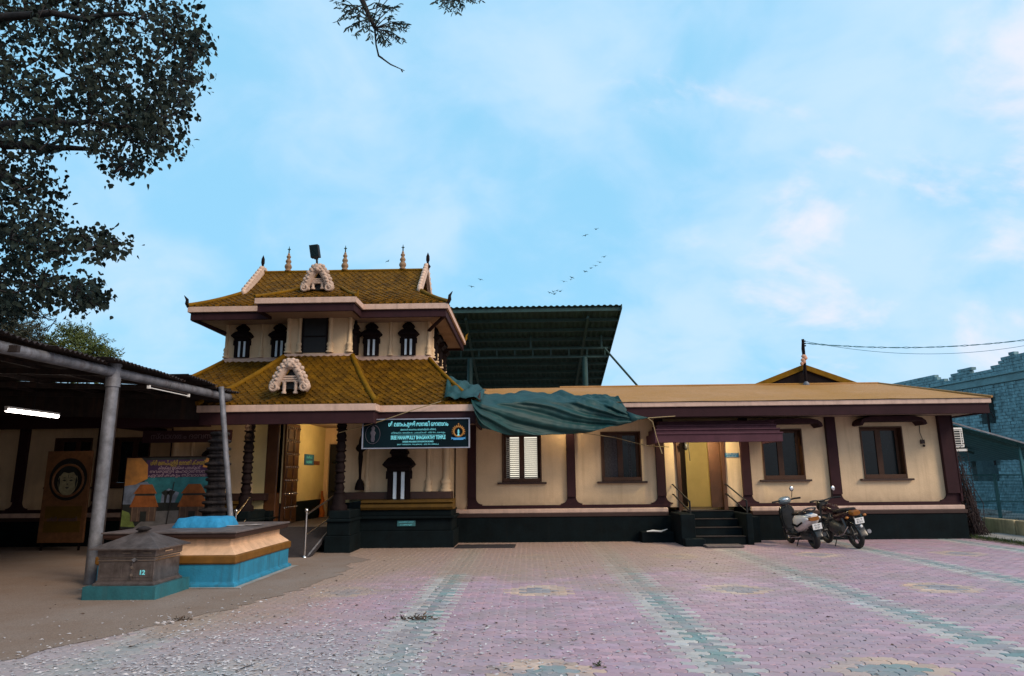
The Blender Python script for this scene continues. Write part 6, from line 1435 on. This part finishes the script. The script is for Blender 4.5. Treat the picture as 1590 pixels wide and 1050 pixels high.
mo = thing('parked_motorcycle', 'black commuter motorcycle with amber indicators parked right of the scooter', 'motorcycle', (7.10, 15.92, 0))
mo.rotation_euler = (0, R(-9), R(4))
wheel(mo, (0, .66, .295), .25, .045, 'engine', spokes=6); wheel(mo, (0, -.62, .295), .245, .052, 'engine', spokes=6)
for s2 in (-1, 1):
    MB().tube([(s2*.085, .66, .295), (s2*.085, .52, .66), (s2*.085, .43, .95)], [.022, .026, .026], 8).build('fork_leg', 'engine', mo, local=True)
    MB().tube([(s2*.10, -.62, .295), (s2*.11, -.2, .34)], .022, 6).build('swingarm', 'bike_black', mo, local=True); MB().tube([(s2*.12, -.60, .34), (s2*.12, -.48, .66)], .03, 10).build('shock_absorber', 'engine', mo, local=True)
MB().loft([ringx(.94, .46, .02, .04), ringx(.82, .55, .07, .03), ringx(.66, .585, .075, .03), ringx(.50, .55, .06, .03)]).build('front_fender', 'bike_black', mo, local=True)
MB().loft([ringx(.66, .86, .06, .08), ringx(.60, .87, .11, .12), ringx(.50, .89, .11, .12), ringx(.44, .90, .06, .07)]).build('headlight_cowl', 'bike_black', mo, local=True)
MB().tube([(-.36, .30, 1.02), (-.22, .40, 1.02), (0, .44, .99), (.22, .40, 1.02), (.36, .30, 1.02)], .016, 8).build('handlebar', 'bike_black', mo, local=True)
for s2 in (-1, 1): MB().tube([(s2*.24, .385, 1.02), (s2*.37, .29, 1.02)], .022, 8).build('handle_grip', 'rubber', mo, local=True); (mirror(mo, (s2*.22, .39, 1.04), (s2*.28, .36, 1.19)) if s2 > 0 else None); MB().ball((s2*.19, .58, .84), (.045, .03, .026), 8).build('indicator', 'chrome' if s2 < 0 else 'amber', mo, local=True)
MB().loft([ringx(.40, .80, .07, .06), ringx(.30, .82, .135, .10), ringx(.10, .82, .15, .11), ringx(-.06, .78, .10, .07)]).build('fuel_tank', 'bike_maroon', mo, local=True)
MB().loft([ringx(-.02, .78, .09, .03), ringx(-.2, .79, .13, .045), ringx(-.5, .815, .14, .05), ringx(-.72, .84, .11, .04)]).build('seat', 'bike_black', mo, local=True)
MB().loft([ringx(.0, .64, .08, .08), ringx(-.3, .66, .15, .11), ringx(-.6, .73, .14, .09), ringx(-.80, .79, .09, .06), ringx(-.86, .80, .05, .03)]).build('tail_cowl', 'bike_maroon', mo, local=True)
MB().loft([ringx(-.78, .78, .11, .065, 12, 3), ringx(-.88, .77, .10, .058, 12, 3), ringx(-.90, .77, .07, .04, 12, 3)]).build('tail_light', 'tail_orange', mo, local=True)
for s2 in (-1, 1): MB().tube([(s2*.08, -.80, .70), (s2*.17, -.83, .70)], .01, 5).build('indicator_stem', 'bike_black', mo, local=True); MB().ball((s2*.20, -.84, .70), (.045, .03, .028), 8).build('indicator', 'amber', mo, local=True)
MB().loft([ringx(-.40, .56, .07, .02), ringx(-.62, .60, .09, .025), ringx(-.84, .55, .09, .02), ringx(-.98, .36, .085, .012), ringx(-1.0, .30, .08, .01)]).build('rear_fender', 'bike_black', mo, local=True)
plate(mo, (0, -.945, .615), ['KL 9', 'B 311'])
MB().ball((0, -.965, .50), (.032, .012, .032), 10).build('reflector', 'white_plastic', mo, local=True)
MB().loft([ringx(.30, .42, .09, .13), ringx(.12, .42, .14, .17), ringx(-.12, .40, .14, .15), ringx(-.24, .38, .08, .09)]).build('engine', 'engine', mo, local=True)
q = MB()
for k in range(5): q.obox((0, .20, .42+.045*k), (.13, 0, 0), (0, .10, 0), (0, 0, .008))
q.build('cooling_fin', 'engine', mo, local=True, kind='stuff')
MB().tube([(.12, .3, .35), (.15, .1, .22), (.16, -.3, .26), (.18, -.9, .36)], [.02, .025, .05, .045], 10).build('exhaust', 'galv', mo, local=True); MB().tube([(.06, .42, .80), (.05, .30, .2), (0, -.15, .2)], .02, 6).build('frame', 'bike_black', mo, local=True)
q = MB(); q.tube([(-.12, -.18, .30), (-.26, -.32, .28), (-.26, -.62, .34), (-.16, -.72, .5)], .012, 6); q.build('saree_guard', 'steel', mo, local=True)
MB().tube([(-.1, 0, .2), (-.24, -.1, .03)], .012, 6).build('side_stand', 'black', mo, local=True); MB().box(-.22, -.10, -.18, -.12, .26, .285).build('foot_peg', 'steel', mo, local=True)
nt_ = MB(); 
for i in range(10):
    a = 2*math.pi*i/10; nt_.torus((.26, -.42+.02*i, .62), (1, .1*i, .2), .13+.006*i, .006, 18, 5)
nt_.build('net_basket', 'net_teal', mo, local=True, kind='stuff')

# ------------------------------------------------------------------ litter, weeds and brush
pv, pf_ = [], []
def fleck(vs, fs, x, y, L_, z=.003):
    a = rnd.uniform(0, 6.28); d = Vector((math.cos(a), math.sin(a), rnd.uniform(-.1, .35))); add_leaf(vs, fs, Vector((x, y, z+.002)), d, Vector((rnd.gauss(0, .3), rnd.gauss(0, .3), 1)), L_, [(0, 0), (.3, .4), (0, 1), (-.3, .4)])
n = 0
while n < 5600:
    x, y = rnd.uniform(-6.2, 3.2), rnd.uniform(4.2, 10.6)
    dens = math.exp(-((x+2.6)/1.9)**2)*math.exp(-max(0, (y-6.2))/1.25) + .055*math.exp(-((x-.2)/2.2)**2)*(1 if y < 9.5 else .3)
    if rnd.random() < dens and rnd.random() < .35+1.1*max(0, mnoise.noise(Vector((x*1.7, y*1.7, 3)))+.4): fleck(pv, pf_, x, y, rnd.uniform(.02, .06)); n += 1
me = bpy.data.meshes.new('fallen_petals'); me.from_pydata([tuple(v) for v in pv], [], pf_); me.materials.append(MAT['petal'])
o = bpy.data.objects.new('fallen_petals', me); COL.objects.link(o); o['kind'] = 'stuff'; o['label'] = 'pale fallen petals strewn over the paving in the foreground'; o['category'] = 'petals'
pv, pf_ = [], []
for _ in range(240):
    x, y = rnd.gauss(0, 3.4), rnd.uniform(4.3, 14); fleck(pv, pf_, x, y, rnd.uniform(.025, .07))
me = bpy.data.meshes.new('dry_leaves'); me.from_pydata([tuple(v) for v in pv], [], pf_); me.materials.append(MAT['dry_leaf'])
o = bpy.data.objects.new('dry_leaves', me); COL.objects.link(o); o['kind'] = 'stuff'; o['label'] = 'small brown dry leaves scattered on the paving'; o['category'] = 'leaves'
def litter(name, label, px, py, m_, n, sx, sy, L0, cat):
    c = atZ(px, py, 0); vs, fs = [], []
    for _ in range(n):
        p = c+Vector((rnd.gauss(0, sx), rnd.gauss(0, sy), .004+abs(rnd.gauss(0, .012)))); add_leaf(vs, fs, p, Vector((rnd.uniform(-1, 1), rnd.uniform(-1, 1), rnd.uniform(-.1, .5))), rv(), L0*rnd.uniform(.6, 1.2), leaf_shape('lance'))
    me = bpy.data.meshes.new(name); me.from_pydata([tuple(v-c) for v in vs], [], fs); me.materials.append(MAT[m_]); o = bpy.data.objects.new(name, me); COL.objects.link(o); o.location = c; o['label'] = label; o['category'] = cat
litter('leaf_heap', 'dark ragged heap of dry leaves on the left grey stripe', 645, 962, 'dry_leaf', 90, .13, .05, .06, 'leaf heap')
litter('paper_scrap', 'torn white scrap on the brown ground in front of the donation box', 262, 968, 'petal', 16, .11, .05, .07, 'scrap')
litter('leaf_heap', 'small dark leaf heap beside the torn white scrap', 284, 963, 'dry_leaf', 34, .08, .04, .05, 'leaf heap')
litter('leaf_tuft', 'curled green brown leaf tuft on the paving at the bottom centre', 928, 1036, 'green_leaf', 22, .025, .02, .05, 'leaf tuft')
MB().tube([atZ(366, 1042, .01), atZ(380, 1036, .014), atZ(395, 1031, .012)], [.005, .004, .003], 5).build('fallen_twig', 'bark', label='thin dark twig lying among the petals at bottom left', cat='twig', loc=tuple(atZ(380, 1036, 0)))
vs, fs = [], []
for _ in range(1500):
    t = rnd.random(); p = Vector((11.04, 17.5, 0)).lerp(Vector((11.04, 12.0, 0)), t**1.2)+Vector((rnd.gauss(0, .07), rnd.gauss(0, .16), .0)); add_leaf(vs, fs, p, Vector((rnd.gauss(0, .6), rnd.gauss(0, .6), 1)), rv(), rnd.uniform(.04, .13), [(0, 0), (.08, .4), (0, 1), (-.08, .4)])
for _ in range(700):
    p = Vector((rnd.uniform(14.2, 18), rnd.uniform(18.2, 20.8), .17)); add_leaf(vs, fs, p, Vector((rnd.gauss(0, .6), rnd.gauss(0, .6), 1)), rv(), rnd.uniform(.06, .16), [(0, 0), (.08, .4), (0, 1), (-.08, .4)])
me = bpy.data.meshes.new('weeds'); me.from_pydata([tuple(v) for v in vs], [], fs); me.materials.append(MAT['grass_m']); o = bpy.data.objects.new('weeds', me); COL.objects.link(o); o['kind'] = 'stuff'; o['label'] = 'low green weeds along the drain and path at the right'; o['category'] = 'weeds'
br = thing('dry_creeper', 'dark dry creeper brush piled against the right end of the wing', 'creeper', (11.25, 17.9, 0))
vs, fs = [], []; q = MB()
for _ in range(90):
    a = Vector((rnd.gauss(11.35, .14), rnd.gauss(17.9, .18), 0)); b = Vector((rnd.gauss(11.02, .10), rnd.gauss(17.8, .15), rnd.uniform(.6, 2.3))); m_ = a.lerp(b, .5)+rv(.09); q.tube([a, m_, b], [.012, .009, .004], 4, cap=False)
    for k in range(26):
        p = a.lerp(b, rnd.random())+rv(.07); add_leaf(vs, fs, p, rv()+Vector((0, 0, -.6)), rv(), rnd.uniform(.04, .10), leaf_shape('lance'))
q.build('stems', 'dry_brush', br, kind='stuff'); mesh_obj('dry_leaves', vs, fs, 'dry_brush', br, 'stuff')
for k, (px, py) in enumerate(((1522, 800), (1534, 795), (1548, 800), (1560, 797))):
    p = atZ(px, py, .17); MB().obox(p+Vector((0, 0, .05)), (.30-.04*k, .1, 0), (-.05, .16, .02), (0, .01, .04)).build('rubble_slab', 'concrete', label=('biggest pale rubble slab nearest the creeper', 'second rubble slab from the creeper, leaning on the biggest one', 'middle pale rubble slab before the mesh gate', 'small rubble slab farthest right before the mesh gate')[k], cat='rubble', loc=tuple(p), group='rubble slabs', bevel=.015)

# ------------------------------------------------------------------ unseen wall and hall added behind the viewer to block sky light
cw = thing('unseen_shade_wall', 'long cream wall added unseen behind the viewer to block sky light', 'wall', (-6, -9, 0))
for i in range(9):
    x = -24+i*4.0; MB().box(x, x+3.6, -9.1, -8.95, -.05, 2.2).build('wall_panel', 'cream', cw); MB().box(x+3.602, x+3.998, -9.2, -8.85, -.05, 2.4).build('pier', 'cream_trim', cw)
hall = thing('unseen_shade_hall', 'tall plain hall with a sloping roof added unseen behind the viewer to block sky light', 'building', (-9, -18, 0))  # hall added out of view to cut the sky light reaching the shed
MB().box(-26, 3, -26, -14, -.05, 6.5).build('wall', 'cream', hall); MB().prism([(-27, 6.3), (-13, 6.3), (-20, 9.2)], -27, 4, 'x').build('roof', 'brown_ledge', hall)
for i in range(6): MB().box(-24+i*4.4, -22.6+i*4.4, -13.99, -13.93, 1.6, 3.6).build('window', 'brown_paint', hall)
